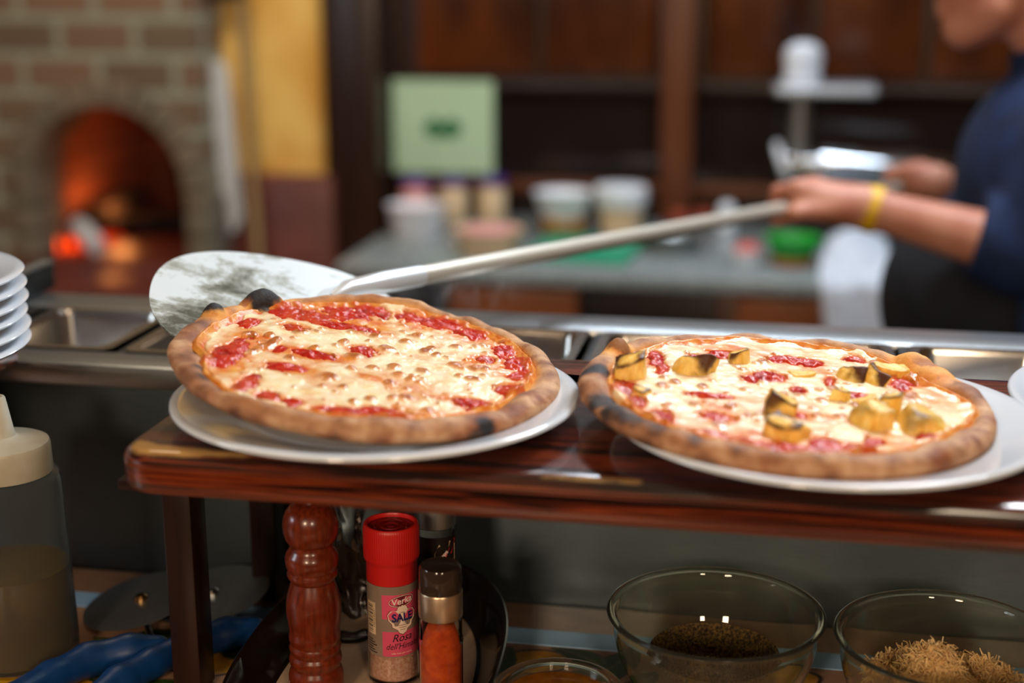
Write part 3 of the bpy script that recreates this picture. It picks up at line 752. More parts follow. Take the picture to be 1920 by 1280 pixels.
def tile_mat():
    m, nt, b = newmat('hand_painted_tile')
    f = noise_fac(nt, 70)
    c = ramp(nt, f, [(.35, S(184, 142, 114)), (.65, S(168, 128, 100))])
    for k_, cl_ in (('ink', (S(30, 26, 20), S(24, 20, 16))), ('lemon', (S(214, 160, 30), S(196, 130, 18))), ('leaf', (S(58, 84, 30), S(32, 58, 24)))):
        at = nd(nt, 'ShaderNodeAttribute', attribute_name=k_)
        c = mixc(nt, at.outputs['Fac'], c, ramp(nt, f, [(.35, cl_[0]), (.65, cl_[1])]))
    nt.links.new(c, b.inputs['Base Color']); b.inputs['Roughness'].default_value = .35
    return m
nx_, ny_ = len(gx), len(gy)
mk('painted_tiles', np.stack([GXX, GYY, np.full_like(GXX, ZC + .0003)], -1).reshape(-1, 3), [(j * nx_ + i, j * nx_ + i + 1, (j + 1) * nx_ + i + 1, (j + 1) * nx_ + i) for j in range(ny_ - 1) for i in range(nx_ - 1)],
   tile_mat(), ct, True, attrs={k_: np.clip(v_, 0, 1).ravel() for k_, v_ in paint.items()})

# ---- wooden serving shelf -------------------------------------------------
def shelf_board(x0, x1, y0, y1, R, left_round, right_round, name, parent):
    def arc(cx, cy, a0, r=R, n=8): return [(cx + r * math.cos(a0 + PI / 2 * i / n), cy + r * math.sin(a0 + PI / 2 * i / n)) for i in range(n + 1)]
    P = []
    P += arc(x0 + R, y0 + R, PI) if left_round else [(x0, y0)]
    k = 90
    P += [(x0 + R + (x1 - x0 - 2 * R) * i / k, y0) for i in range(1, k)]
    P += arc(x1 - R, y0 + R, 1.5 * PI) if right_round else [(x1, y0)]
    P += [(x1, y1), (x0, y1)] if not left_round else [(x1, y1), (x0 + .004, y1), (x0, y1 - .004)]
    cx, cy = (x0 + x1) / 2, (y0 + y1) / 2
    prof = [(.012, 0), (.004, 0), (.001, .0015), (0, .005), (0, .0195), (.0012, .0205), (.0012, .0215), (.0002, .0228), (.0022, .0262), (.006, .0288), (.011, .030), (.018, .030), (.026, .030)]
    V = []; W = []; nP = len(P)
    # inward normals
    N = []
    for i in range(nP):
        a, b = P[i - 1], P[(i + 1) % nP]; tx, ty = b[0] - a[0], b[1] - a[1]; L = math.hypot(tx, ty); N.append((-ty / L, tx / L))
    for ins, z in prof:
        for p, nn in zip(P, N):
            V.append((p[0] + nn[0] * ins, p[1] + nn[1] * ins, ZS - .03 + z))
            edge = math.exp(-((ins - .008) / .006) ** 2) if z > .028 else 0
            corner = math.exp(-((math.hypot(p[0] - x0 - .03, p[1] - y0) / .085) ** 2)) * math.exp(-((p[1] - y0) / .035) ** 2) if left_round else 0
            lip = math.exp(-((ins - .012) / .010) ** 2) if z > .026 else 0
            run = .46 * sstep(.60, .72, vnoise(p[0] * 9 + 40, 0.3, 0, 5)) * (z > .024) * edge
            W.append(max(lip * corner * .8, run))
    F = []
    for k_ in range(len(prof) - 1):
        for i in range(nP): F.append((k_ * nP + i, k_ * nP + (i + 1) % nP, (k_ + 1) * nP + (i + 1) % nP, (k_ + 1) * nP + i))
    F.append(tuple((len(prof) - 1) * nP + i for i in range(nP))); F.append(tuple(range(nP - 1, -1, -1)))
    return mk(name, V, F, M['shelf'], parent, True, attrs={'wear': W}, sharp=50)
sh = thing('serving_shelf', 'varnished red-brown wooden serving shelf holding the two pizzas', 'shelf', (0, 0, 0))
shelf_board(-.442, 1.05, .860, 1.167, .032, True, False, 'board', sh)
for x in (-.437, .98):
    for y in (.9685, 1.146):
        MB().box((x, y, (ZC + ZS - .03) / 2 + .0008), (.0235, .030, ZS - .03 - ZC - .0016), .002).build('leg', M['leg_wood'], sh)
MB().box((-.425, .93, ZS - .0345), (.05, .085, .008), .001).build('cleat', M['leg_wood'], sh)
sh2 = thing('serving_shelf', 'varnished wooden shelf carrying the stack of plates at far left', 'shelf', (0, 0, 0))
shelf_board(-1.30, -.678, .860, 1.160, .032, False, True, 'board', sh2)
for x in (-1.26, -.73):
    for y in (.9685, 1.14):
        MB().box((x, y, (ZC + ZS - .03) / 2 + .0008), (.026, .030, ZS - .03 - ZC - .0016), .002).build('leg', M['leg_wood'], sh2)

# ---- plates -----------------------------------------------------------------
plate_prof = [(0, .003), (.080, .003), (.084, 0), (.091, 0), (.094, .003), (.125, .0085), (.1485, .0135), (.1515, .0155), (.1512, .0175), (.1490, .0184), (.143, .0172), (.126, .0125), (.110, .0085),
              (.100, .0060), (.092, .0050), (.06, .0046), (0, .0046)]
p1 = tag(MB().lathe(plate_prof, 128).build('dinner_plate', M['porcelain'], sharp=60), 'round white plate under the left pizza near the shelf corner', 'plate', 'pizza plates on the shelf')
p1.location = (-.282, .978, ZS)
for (x, y, lb) in ((.045, .984, 'round white plate under the pizza with pineapple'), (.334, 1.062, 'empty white plate just showing at the right end of the shelf')):
    o = p1.copy(); COL.objects.link(o); o.location = (x, y, ZS); tag(o, lb, 'plate', 'pizza plates on the shelf')
words = ('bottom', 'second from the bottom', 'third from the bottom', 'third from the top', 'second from the top', 'top')
stack_prof = [(0, .003), (.075, .003), (.078, 0), (.085, 0), (.087, .003), (.100, .012), (.126, .0165), (.131, .0175), (.1325, .0195), (.130, .0215), (.124, .021), (.098, .0165), (.083, .007), (0, .006)]
sp0 = None
for i in range(6):
    if sp0 is None: o = sp0 = MB().lathe(stack_prof, 96).build('stacked_plate', M['porcelain'], sharp=60)
    else: o = sp0.copy(); COL.objects.link(o)
    o.location = (-.7345 + .0012 * math.sin(i * 2.3), 1.02, ZS + .0002 + .0118 * i); tag(o, 'white plate, %s in the stack at far left' % words[i], 'plate', 'stack of white plates')

# ---- pizzas -------------------------------------------------------------------
def blobs(x, y, L, k=1.0, wob=None, soft=.35, fr=1.0):
    m = np.zeros_like(x)
    for (bx, by, rx, ry) in L:
        r = math.hypot(bx, by)
        if r > .116: bx, by = bx * .116 / r, by * .116 / r
        if by < -.085: ry = ry * fr
        d = np.sqrt(((x - bx) / (rx * k)) ** 2 + ((y - by) / (ry * k)) ** 2)
        if wob is not None: d = d + wob
        m = np.maximum(m, 1 - sstep(1 - soft, 1 + soft, d))
    return m
def make_pizza(root, R, seed, sauce_l, brown_l, oil_l, bubbles, chars, Rc, rim_h, wid, fr=1.0):
    # dough: one closed shell with a raised, blistered rim
    NT = 420
    th = np.arange(NT) * 2 * PI / NT
    Rt = R * (1 + .016 * (fbm(np.cos(th) * 1.6 + 5, np.sin(th) * 1.6, 0, seed, 3) - .5) * 2)
    ht = rim_h * (1 + .55 * (fbm(np.cos(th) * 2.6 + 9, np.sin(th) * 2.6, 0, seed + 3, 3) - .5) * 2)
    wt = wid(th) * (1 + .45 * (fbm(np.cos(th) * 2.2 + 3, np.sin(th) * 2.2 + 7, 0, seed + 5, 3) - .5) * 2)
    rows_r = []; rows_z = []; part = []
    floor = .0062
    for s in np.linspace(.02, 1, 40):              # inner base
        rows_r.append((Rt - wt) * s); rows_z.append(np.full(NT, floor)); part.append(0)
    for a in np.linspace(0, 1, 26)[1:]:            # inner slope over the top to the outer edge
        ang = PI * (1 - a)
        rr = (Rt - wt / 2) + (wt / 2) * np.cos(ang)
        zz = floor * (1 - a) + .0075 * a + (ht - .006) * np.sin(ang) ** .85
        rows_r.append(rr); rows_z.append(zz); part.append(1)
    for a in np.linspace(0, 1, 9)[1:]:             # under the edge
        ang = a * PI / 2
        rows_r.append(Rt - .008 * (1 - np.cos(ang)) - .004 * a); rows_z.append(np.full(NT, .0075 * (1 - np.sin(ang)))); part.append(2)
    for s in np.linspace(1, .02, 14)[1:]:
        rows_r.append((Rt - .012) * s); rows_z.append(np.zeros(NT)); part.append(3)
    A = np.array(rows_r); Z = np.array(rows_z); part = np.array(part)
    X = A * np.cos(th); Y = A * np.sin(th)
    upm = np.isin(part, (0, 1))[:, None] * np.ones_like(X)
    toast = np.zeros_like(X); char = np.zeros_like(X); gold = np.zeros_like(X)
    for (bx, by, r, h, kk) in bubbles:             # blisters
        d = np.sqrt((X - bx) ** 2 + (Y - by) ** 2) / r + .25 * (fbm(X * 90, Y * 90, 0, seed + 8, 2) - .5)
        b = np.clip(1 - d ** 2, 0, 1) ** .8
        Z = Z + h * b * upm
        char = np.maximum(char, kk * sstep(.22, .50, b + .5 * (fbm(X * 130, Y * 130, 0, seed + 9, 3) - .5)) * upm)
        gold = np.maximum(gold, sstep(2.2, .9, d) * upm)
    rimn = fbm(X * 40, Y * 40, Z * 40, seed + 11, 4)
    Z = Z + upm * (part == 1)[:, None] * .0045 * (rimn - .5)
    wob = .9 * (fbm(X * 75, Y * 75, Z * 75, seed + 13, 4) - .5)
    for (bx, by, bz, rx, kk) in chars:
        d = np.sqrt((X - bx) ** 2 + (Y - by) ** 2 + (1.3 * (Z - bz)) ** 2) / rx + 1.5 * wob
        c = kk * (1 - sstep(.35, 1.05, d)); char = np.maximum(char, c * np.isin(part, (1, 2))[:, None]); toast = np.maximum(toast, (1 - sstep(.7, 1.9, d)) * .8)
    a_in = np.clip((A - (Rt - wt)) / wt, 0, 1)
    gold = np.maximum(gold, (1 - sstep(.04, .30, a_in + .5 * (rimn - .5))) * .8)
    low = (1 - sstep(.002, .011, Z)) * (A > Rt * .9)
    toast = np.maximum(toast, low * .6 * sstep(.3, .6, fbm(X * 30, Y * 30, 0, seed + 14, 3)))
    toast = np.maximum(toast, sstep(.50, .66, fbm(X * 85 + 3, Y * 85, Z * 130, seed + 15, 4)) * .75 * (a_in > .25) * sstep(.36, .62, fbm(X * 18, Y * 18, 0, seed + 16, 2)))
    V = np.stack([X, Y, Z], -1).reshape(-1, 3); nr = len(A); F = []
    for i in range(nr - 1):
        a = i * NT; b = a + NT
        F += [(a + k, b + k, b + (k + 1) % NT, a + (k + 1) % NT) for k in range(NT)]
    F.append(tuple(range(NT))); F.append(tuple((nr - 1) * NT + k for k in range(NT - 1, -1, -1)))
    mk('crust', V, F, M['dough'], root, True, attrs={'toast': toast.ravel(), 'char': np.clip(char, 0, 1).ravel(), 'golden': np.clip(gold, 0, 1).ravel()})
    # topping sheets on a polar grid
    NT2, NR = 520, 150
    th = np.arange(NT2) * 2 * PI / NT2
    Ri = np.interp(th, np.append(np.arange(NT) * 2 * PI / NT, 2 * PI), np.append(Rt - wt, (Rt - wt)[0]))
    s = (np.linspace(.012, 1, NR) ** .75)[:, None]
    r = s * (Ri + .0035)[None]; X = r * np.cos(th); Y = r * np.sin(th)
    n1 = fbm(X * 60, Y * 60, 0, seed + 21, 5); n2 = fbm(X * 160, Y * 160, 0, seed + 23, 4); n3 = fbm(X * 26, Y * 26, 0, seed + 25, 3)
    edge = np.clip((Ri[None] - r) / .012, 0, 1)
    bub = np.zeros_like(X)
    for (bx, by, rr, h, kk) in bubbles:
        bub += .8 * h * np.clip(1 - ((X - bx) ** 2 + (Y - by) ** 2) / (rr * .95) ** 2, 0, 1)
    lift = .0058 * (1 - edge) ** 2
    sm = blobs(X, Y, sauce_l, 1.0, 1.3 * (n2 - .5) + 1.0 * (n1 - .5), fr=fr)
    zs = floor + .0008 + .0020 * n2 + .0016 * n1 + lift - .4 * bub + .0042 * sm * (.6 + .8 * n2)
    zs = zs - .004 * (1 - np.clip((Ri[None] + .0035 - r) / .004, 0, 1))
    oil_s = np.clip(1.0 * (1 - sstep(.15, .70, edge + .6 * (n1 - .5))) + .25 * (n3 > .6), 0, 1) * (1 - .7 * sm)
    V = np.stack([X, Y, zs], -1).reshape(-1, 3)
    F = [(i * NT2 + k, (i + 1) * NT2 + k, (i + 1) * NT2 + (k + 1) % NT2, i * NT2 + (k + 1) % NT2) for i in range(NR - 1) for k in range(NT2)]
    F.append(tuple(range(NT2)))
    mk('tomato_sauce', V, F, M['sauce'], root, True, attrs={'oily': oil_s.ravel()})
    cov = sstep(0, .008, (Ri[None] - .0035) * Rc - r + .012 * (n3 - .5) + .012 * (n1 - .5))
    m = np.clip(cov * (1 - sm), 0, 1)
    br = np.clip(blobs(X, Y, brown_l, 1.1, .9 * (n2 - .5), .35) * 1.0, 0, 1)
    rb = np.random.default_rng(seed + 99)
    extra = [(q * math.cos(a), q * math.sin(a), w, w * rb.uniform(.6, 1.1)) for q, a, w in zip(.108 * np.sqrt(rb.uniform(0, 1, 70)), rb.uniform(0, 2 * PI, 70), rb.uniform(.0014, .0034, 70))]
    br = np.maximum(br, .8 * blobs(X, Y, extra, 1.0, .9 * (n2 - .5), .5))
    oil = np.clip(.75 * blobs(X, Y, oil_l, 1.1, 1.6 * (n1 - .5) + .8 * (n2 - .5), .7) + .55 * blobs(X, Y, sauce_l, 1.45, .8 * (n1 - .5), .4) + .38 * sstep(.54, .72, fbm(X * 48 + 8, Y * 48, 0, seed + 31, 4)), 0, 1)
    oil = np.maximum(oil, .8 * (1 - sstep(.15, .8, cov)))
    blush = np.clip(.65 * blobs(X, Y, sauce_l, 1.22, .9 * (n1 - .5), .35) + .30 * sstep(.60, .74, fbm(X * 70 + 4, Y * 70 + 2, 0, seed + 33, 4)), 0, 1)
    z0 = floor - .0004
    zc = z0 + (.0014 + .0050 * sstep(.0, .85, m)) + m * (.0022 * (n1 - .5) + .0008 * (n2 - .5) + .0026 * (n3 - .5)) + .0019 * br * m + lift * .7 - .4 * bub
    V = np.stack([X, Y, zc], -1).reshape(-1, 3); mm = m
    keep = (np.maximum(np.maximum(mm[:-1], mm[1:]), np.maximum(np.roll(mm[:-1], -1, 1), np.roll(mm[1:], -1, 1))) > .02)
    I, K = np.nonzero(keep)
    F = [(i * NT2 + k, (i + 1) * NT2 + k, (i + 1) * NT2 + (k + 1) % NT2, i * NT2 + (k + 1) % NT2) for i, k in zip(I.tolist(), K.tolist())]
    F.append(tuple(range(NT2)))
    used = sorted({q for f_ in F for q in f_}); mp = {q: i for i, q in enumerate(used)}
    F = [tuple(mp[q] for q in f_) for f_ in F]
    sel = np.array(used)
    mk('melted_cheese', V[sel], F, M['cheese'], root, True, attrs={'oily': oil.ravel()[sel], 'brown': br.ravel()[sel], 'blush': blush.ravel()[sel]})

# measured patches of sauce, browning and oil (x, y, half-widths, metres from the pizza centre)
S1 = [(-0.095,-0.04,0.0127,0.0309),(-0.107,0.036,0.0069,0.0107),(-0.073,0.04,0.0131,0.0093),(-0.079,0.076,0.0273,0.0169),(-0.048,0.094,0.0209,0.0172),(-0.026,0.113,0.019,0.0147),(-0.0,0.12,0.0154,0.0132),(0.032,0.12,0.0169,0.0131),(0.06,0.108,0.0134,0.0113),(0.093,0.075,0.0093,0.016),(0.108,0.045,0.01,0.0177),(0.12,0.019,0.0079,0.0193),(0.114,-0.016,0.0106,0.0136),(0.092,-0.056,0.0162,0.0116),(0.046,-0.117,0.0226,0.0105),(0.02,-0.129,0.0129,0.0075),(0.005,-0.128,0.011,0.0047),(-0.049,-0.049,0.0139,0.009),(-0.039,-0.011,0.0166,0.0072),(-0.007,0.016,0.0107,0.0099),(-0.061,-0.091,0.0068,0.0127),(-0.039,-0.11,0.0093,0.007),(-0.023,-0.125,0.008,0.0058),(-0.065,-0.013,0.0041,0.0072),(0.082,0.042,0.009,0.0101),(-0.039,0.064,0.0271,0.0095)]
B1 = [(-0.015,-0.054,0.0067,0.0077),(-0.01,-0.002,0.0059,0.0072),(-0.004,-0.03,0.0037,0.0046),(0.009,-0.02,0.0041,0.0046),(-0.075,-0.005,0.0041,0.0148),(-0.08,-0.023,0.0032,0.0144),(-0.097,0.006,0.005,0.0063),(-0.083,0.011,0.0034,0.005),(-0.025,-0.01,0.0033,0.0048),(0.023,-0.01,0.0042,0.0059),(-0.027,0.026,0.0035,0.0063),(-0.064,0.031,0.0043,0.0065),(0.007,0.028,0.0061,0.0063),(0.036,0.04,0.0044,0.0063),(0.017,0.052,0.0045,0.0052),(0.038,0.048,0.0036,0.0051),(-0.009,0.054,0.004,0.0053),(0.031,-0.025,0.0041,0.0045),(0.045,-0.008,0.0051,0.0058),(0.042,-0.029,0.0033,0.0045),(0.03,-0.046,0.0036,0.0044),(0.084,-0.007,0.006,0.0034),(0.026,-0.084,0.0039,0.0041),(0.017,-0.094,0.0034,0.004),(0.064,0.017,0.0052,0.0048),(0.081,0.018,0.0061,0.0048),(-0.012,-0.076,0.0027,0.0032),(0.002,-0.07,0.0031,0.0042),(-0.043,0.002,0.0038,0.0049),(0.034,0.111,0.0043,0.0043),(-0.024,0.059,0.009,0.0094),(-0.052,-0.029,0.0036,0.0047),(0.048,-0.068,0.004,0.0042),(0.068,-0.085,0.0035,0.004),(0.04,-0.073,0.0031,0.0041),(0.046,0.033,0.0035,0.005),(0.055,0.06,0.0041,0.0039),(0.021,0.071,0.0046,0.0054),(0.087,0.018,0.0039,0.0048),(0.073,-0.006,0.003,0.0035)]
O1 = [(-0.057,-0.014,0.0249,0.0169),(-0.032,-0.012,0.0208,0.0095),(0.051,-0.048,0.0203,0.0175),(0.096,0.024,0.0133,0.0171),(0.068,0.019,0.0175,0.0097),(-0.035,0.082,0.0277,0.014),(0.01,0.098,0.0236,0.0113),(0.062,0.087,0.0235,0.0137),(-0.083,-0.078,0.0115,0.022),(-0.095,0.01,0.0126,0.0127),(0.017,-0.039,0.0122,0.0112),(-0.03,-0.057,0.0159,0.0111),(0.072,-0.099,0.0231,0.0078),(0.106,-0.067,0.012,0.0082)]
S2 = [(-0.124,0.005,0.0089,0.0186),(-0.115,-0.027,0.0078,0.02),(-0.104,-0.056,0.0068,0.0165),(-0.093,-0.083,0.0074,0.0111),(-0.098,0.053,0.0068,0.0172),(-0.091,0.03,0.0058,0.0137),(-0.084,-0.093,0.0033,0.0175),(-0.058,-0.12,0.0135,0.0071),(-0.032,-0.13,0.0091,0.0079),(-0.02,-0.143,0.0121,0.0077),(-0.049,0.08,0.0121,0.0103),(-0.069,0.065,0.0068,0.0087),(-0.012,0.036,0.0116,0.0122),(-0.025,0.024,0.0066,0.008),(0.004,0.083,0.0152,0.0103),(0.021,0.081,0.0086,0.0088),(0.033,0.037,0.0041,0.0122),(0.086,0.048,0.0084,0.0166),(0.068,0.062,0.0042,0.0113),(0.054,0.1,0.007,0.009),(0.01,-0.134,0.0175,0.0088),(0.03,-0.133,0.0175,0.0088),(0.051,-0.112,0.0143,0.0122),(0.026,-0.099,0.0109,0.0126),(0.094,-0.062,0.0075,0.0089),(0.059,-0.086,0.0073,0.0085),(-0.052,-0.023,0.0157,0.0049),(0.002,-0.047,0.0115,0.0058),(0.05,0.01,0.0121,0.0064),(0.01,0.01,0.0057,0.0064),(0.063,-0.122,0.0071,0.0079),(0.0,-0.112,0.005,0.0082),(-0.047,-0.068,0.0113,0.009)]
B2 = [(-0.002,-0.01,0.0044,0.0075),(-0.088,-0.012,0.0036,0.005),(-0.079,-0.002,0.0036,0.0051),(0.09,0.017,0.0057,0.0091),(0.088,0.049,0.0033,0.0055),(0.12,0.073,0.0026,0.0057),(-0.059,-0.006,0.0036,0.0051),(-0.016,0.069,0.0043,0.0072),(-0.029,0.023,0.0037,0.0053),(-0.042,-0.084,0.0052,0.0065),(0.026,-0.01,0.004,0.005),(0.035,0.018,0.0037,0.0052),(0.011,-0.002,0.0036,0.005),(-0.025,-0.061,0.0034,0.0045),(-0.037,-0.042,0.0038,0.0047),(-0.08,-0.056,0.0038,0.0046),(-0.062,-0.05,0.0038,0.0047),(0.074,0.1,0.0035,0.006),(0.038,-0.041,0.0038,0.0047),(0.022,-0.046,0.0034,0.0046),(0.049,-0.014,0.0035,0.0049),(0.129,0.083,0.0052,0.0087)]
O2 = [(-0.12,0.041,0.0125,0.0169),(-0.137,0.007,0.0081,0.016),(-0.046,0.096,0.0176,0.0121),(-0.027,0.03,0.0103,0.0108),(0.099,0.059,0.0127,0.0197),(0.108,0.029,0.0123,0.0187),(0.09,0.091,0.007,0.0178),(0.044,-0.119,0.0213,0.0141),(0.003,-0.131,0.0175,0.0118),(-0.043,-0.062,0.0189,0.0231),(0.079,-0.088,0.011,0.015),(-0.081,-0.091,0.0073,0.0153),(0.052,0.057,0.0254,0.0112),(-0.024,-0.099,0.0182,0.0105),(0.029,-0.05,0.0229,0.0092)]
piz1 = thing('pizza', 'tomato and cheese pizza on the left plate, lifted by the peel', 'pizza', (-.297, 1.002, 1.2545), (math.atan(.04), math.atan(.128), 0))
def gauss(th, a, w): d = (th - math.radians(a) + PI) % (2 * PI) - PI; return np.exp(-(d / math.radians(w)) ** 2)
make_pizza(piz1, .1475, 11, S1, B1, O1, bubbles=[(-.117, .081, .020, .0115, 1.0), (-.139, .033, .011, .0080, 1.0), (-.09, -.075, .010, .003, .4)],
           chars=[(.114, -.091, .010, .012, 1), (.106, -.098, .006, .009, .8), (-.085, -.103, .0135, .009, 1), (-.068, -.114, .0130, .008, 1), (-.100, -.087, .0135, .007, .9), (.05, -.139, .003, .008, .6), (.134, .049, .014, .004, .7), (-.10, -.105, .012, .010, .35),
                  (.02, -.146, .004, .008, .5), (-.04, -.14, .006, .010, .4), (.125, -.06, .012, .008, .3), (-.12, -.07, .010, .012, .3), (-.130, -.02, .012, .014, .30), (-.118, -.052, .010, .012, .38), (-.100, -.092, .007, .012, .45), (-.078, -.118, .007, .012, .45), (-.05, -.134, .006, .010, .4), (-.142, .005, .010, .012, .3)], fr=1.5, Rc=1.02, rim_h=.0158, wid=lambda t: .0195 - .009 * gauss(t, 105, 28) - .004 * gauss(t, 40, 35) + .003 * gauss(t, 200, 25) + .002 * gauss(t, 340, 30))
piz2 = thing('pizza', 'cheese pizza with roasted pineapple chunks on the right plate', 'pizza', (.016, 1.002, 1.2440), (math.atan(.031), math.atan(.052), 0))
make_pizza(piz2, .1482, 47, S2, B2, O2, bubbles=[(-.126, .050, .012, .005, .6), (.110, .078, .020, .005, .0), (.10, .10, .016, .005, .0)],
           chars=[(-.138, -.004, .014, .016, 1), (-.144, .012, .008, .011, .9), (-.126, -.062, .013, .016, .95), (-.112, -.080, .013, .016, .95), (-.098, -.096, .012, .013, .85), (-.080, -.112, .013, .013, .9), (-.058, -.126, .013, .008, .9), (-.03, -.136, .013, .007, .9), (-.005, -.139, .012, .007, .8),
                  (.136, .035, .012, .009, .5), (.10, -.105, .012, .008, .25), (-.045, -.137, .006, .008, .6), (.03, -.146, .006, .007, .35), (.124, -.07, .013, .005, .6), (.118, -.078, .010, .004, .6), (-.14, -.035, .008, .010, .5), (-.09, -.116, .004, .010, .5)],
           Rc=1.025, rim_h=.0150, wid=lambda t: .0190 - .005 * gauss(t, 100, 40) + .005 * gauss(t, 330, 28) + .005 * gauss(t, 40, 20))
def chunk(x, y, w, hgt, rot, tilt, seed, kind):
    """one roasted pineapple piece: a ring segment with fibrous sides and browned top edges"""
    dep, topw = {'wedge': (.70, .80), 'slice': (.20, 1.0), 'lump': (.85, .70), 'flat': (.60, .85)}[kind]
    bm = bmesh.new(); bmesh.ops.create_cube(bm, size=2); bmesh.ops.subdivide_edges(bm, edges=bm.edges[:], cuts=11, use_grid_fill=True)
    V = np.array([v.co[:] for v in bm.verts]); F = [[v.index for v in f.verts] for f in bm.faces]; bm.free()
    e = 14 if kind != 'lump' else 5
    q = np.abs(V) ** e; V = V / (q.sum(1) ** (1 / e))[:, None]
    h1 = (V[:, 2] + 1) / 2; rs = np.random.default_rng(seed)
    X = V[:, 0] * w * (1 - (1 - topw) * h1) + rs.uniform(-.25, .25) * w * h1
    Yv = V[:, 1] * w * dep * (1 - .25 * h1) * (1 + .25 * V[:, 0] * rs.choice([-1, 1])) + .30 * w * V[:, 0] ** 2 * (kind != 'lump')
    Z = V[:, 2] * hgt / 2 * (1 + .22 * V[:, 0] * rs.uniform(-1, 1) * h1)
    nn = fbm(X * 130 + seed, Yv * 130, Z * 70, seed, 3) - .5; lf = fbm(X * 55 + seed, Yv * 55, Z * 55, seed + 2, 2) - .5
    rg = .035 * np.sin(X / w * 16 + seed + 5 * nn) * (np.abs(V[:, 1]) > .6)
    X = X * (1 + .55 * lf + .15 * nn); Yv = Yv * (1 + .7 * lf + .3 * nn + rg * 2); Z = Z + hgt * (.45 * lf + .14 * nn + .28 * V[:, 0] * rs.uniform(-1, 1)) * h1
    if kind == 'slice': Yv = Yv + .35 * hgt * h1 ** 2
    ed = np.maximum(np.abs(V[:, 0]), np.abs(V[:, 1]) if kind != 'slice' else 1)
    nz = fbm(X * 120, Yv * 120, Z * 120, seed + 4, 3)
    amt = {'wedge': .95, 'slice': 1.0, 'lump': .5, 'flat': .1}[kind]
    c = np.clip(amt * sstep(.80, .98, V[:, 2]) * sstep(.45, .95, ed + 1.1 * (nz - .5)) + .25 * amt * sstep(.60, .72, nz), 0, 1)
    c = np.clip(c + amt * sstep(.74, 1.05, .45 * V[:, 0] * rs.choice([-1, 1]) + .35 * V[:, 1] * rs.choice([-1, 1]) + .55 * h1 + .5 * (nz - .5)), 0, 1)
    E4 = Matrix.Translation((x, y, .009 + hgt * .32)) @ Matrix.Rotation(rot, 4, 'Z') @ Matrix.Rotation(tilt, 4, 'X')
    P = [(E4 @ Vector(p))[:] for p in zip(X, Yv, Z)]
    mk('pineapple_chunk', P, F, M['pineapple'], piz2, True, attrs={'char': c})
for i, a in enumerate([(-.112, .0, .0132, .021, .15, .25, 'wedge'), (-.101, -.036, .0075, .009, -.6, .2, 'wedge'), (-.069, .030, .0140, .018, -.45, -.45, 'wedge'), (-.034, .063, .0095, .016, .2, -.2, 'wedge'),
                       (.046, .043, .0110, .017, -.55, -.35, 'slice'), (.062, .042, .0115, .019, -.85, -.25, 'slice'), (.084, .074, .0145, .010, .2, .1, 'flat'), (.042, .0, .0075, .012, 1.2, .1, 'wedge'),
                       (.058, -.004, .010, .008, .1, 0, 'flat'), (-.002, -.046, .0125, .020, .12, .15, 'wedge'), (.0, -.092, .0150, .017, -.5, .3, 'wedge'), (.059, -.052, .0150, .020, .5, .2, 'lump'),
                       (.094, -.042, .0185, .015, .15, .1, 'lump'), (.072, -.022, .009, .018, -.3, 0, 'wedge'), (.012, .044, .010, .006, .3, 0, 'flat')]):
    chunk(*a[:6], 60 + i * 7, a[6])
tag(MB().tube([(-.420 + .011 * math.cos(a), .958 + .009 * math.sin(a), 1.2445 + .0006 * a) for a in np.linspace(2.6, -.4, 12)], [.0010] + [.0019] * 10 + [.0008], 8).build('cheese_scrap', M['scrap']), 'small curled scrap of cheese on the left plate rim', 'cheese')

# ---- turning peel under the left pizza, its handle in the person's hands --------
HC = Vector((-.405, 1.122, 1.2712)); GX, GY = -.27, .14
HN = Vector((-.366, 1.184, 1.2775)); HG = Vector((.040, 2.02, 1.232)); HD = (HG - HN).normalized()
HE = HN + HD * 1.42
pe = thing('pizza_peel', 'round metal pizza peel with scorched blade slid under the left pizza', 'peel', HC[:])
uu = Vector((HD.x, HD.y, 0)).normalized(); vv_ = Vector((-uu.y, uu.x, 0))
V = []; SO = []; F = []; nR, nT = 26, 96
for top in (1, 0):
    for i in range(nR + 1):
        for k in range(nT):
            a = 2 * PI * k / nT; rr = .1125 * i / nR * (1 + .03 * math.cos(4 * a)) 
            p = uu * (rr * math.cos(a)) + vv_ * (rr * math.sin(a))
            V.append((p.x, p.y, GX * p.x + GY * p.y - (0 if top else .0016)))
            s1 = math.exp(-(((p.x + .052) / .034) ** 2 + ((p.y + .062) / .05) ** 2)); s2 = .7 * math.exp(-(((p.x + .045) / .03) ** 2 + ((p.y - .03) / .04) ** 2))
            SO.append(1.5 * s1 + 1.1 * s2 - .25)
for l in (0, 1):
    o_ = l * (nR + 1) * nT
    for i in range(nR):
        for k in range(nT):
            q = (o_ + i * nT + k, o_ + (i + 1) * nT + k, o_ + (i + 1) * nT + (k + 1) % nT, o_ + i * nT + (k + 1) % nT)
            F.append(q if l == 0 else q[::-1])
a0 = nR * nT; b0 = a0 + (nR + 1) * nT
F += [(a0 + (k + 1) % nT, a0 + k, b0 + k, b0 + (k + 1) % nT) for k in range(nT)]
mk('blade', V, F, M['peel'], pe, True, attrs={'soot': SO}, sharp=40)
n0 = HN - HC
mb = MB()
sl = Vector((uu.x, uu.y, GX * uu.x + GY * uu.y)); vl = Vector((vv_.x, vv_.y, GX * vv_.x + GY * vv_.y))
c0 = Vector((n0.x, n0.y, GX * n0.x + GY * n0.y + .001))
P = [c0 - sl * .045 + vl * .004, c0 - sl * .045 - vl * .004, c0 - sl * .012 - vl * .019, c0 + sl * .034 - vl * .016, c0 + sl * .034 + vl * .016, c0 - sl * .012 + vl * .019]
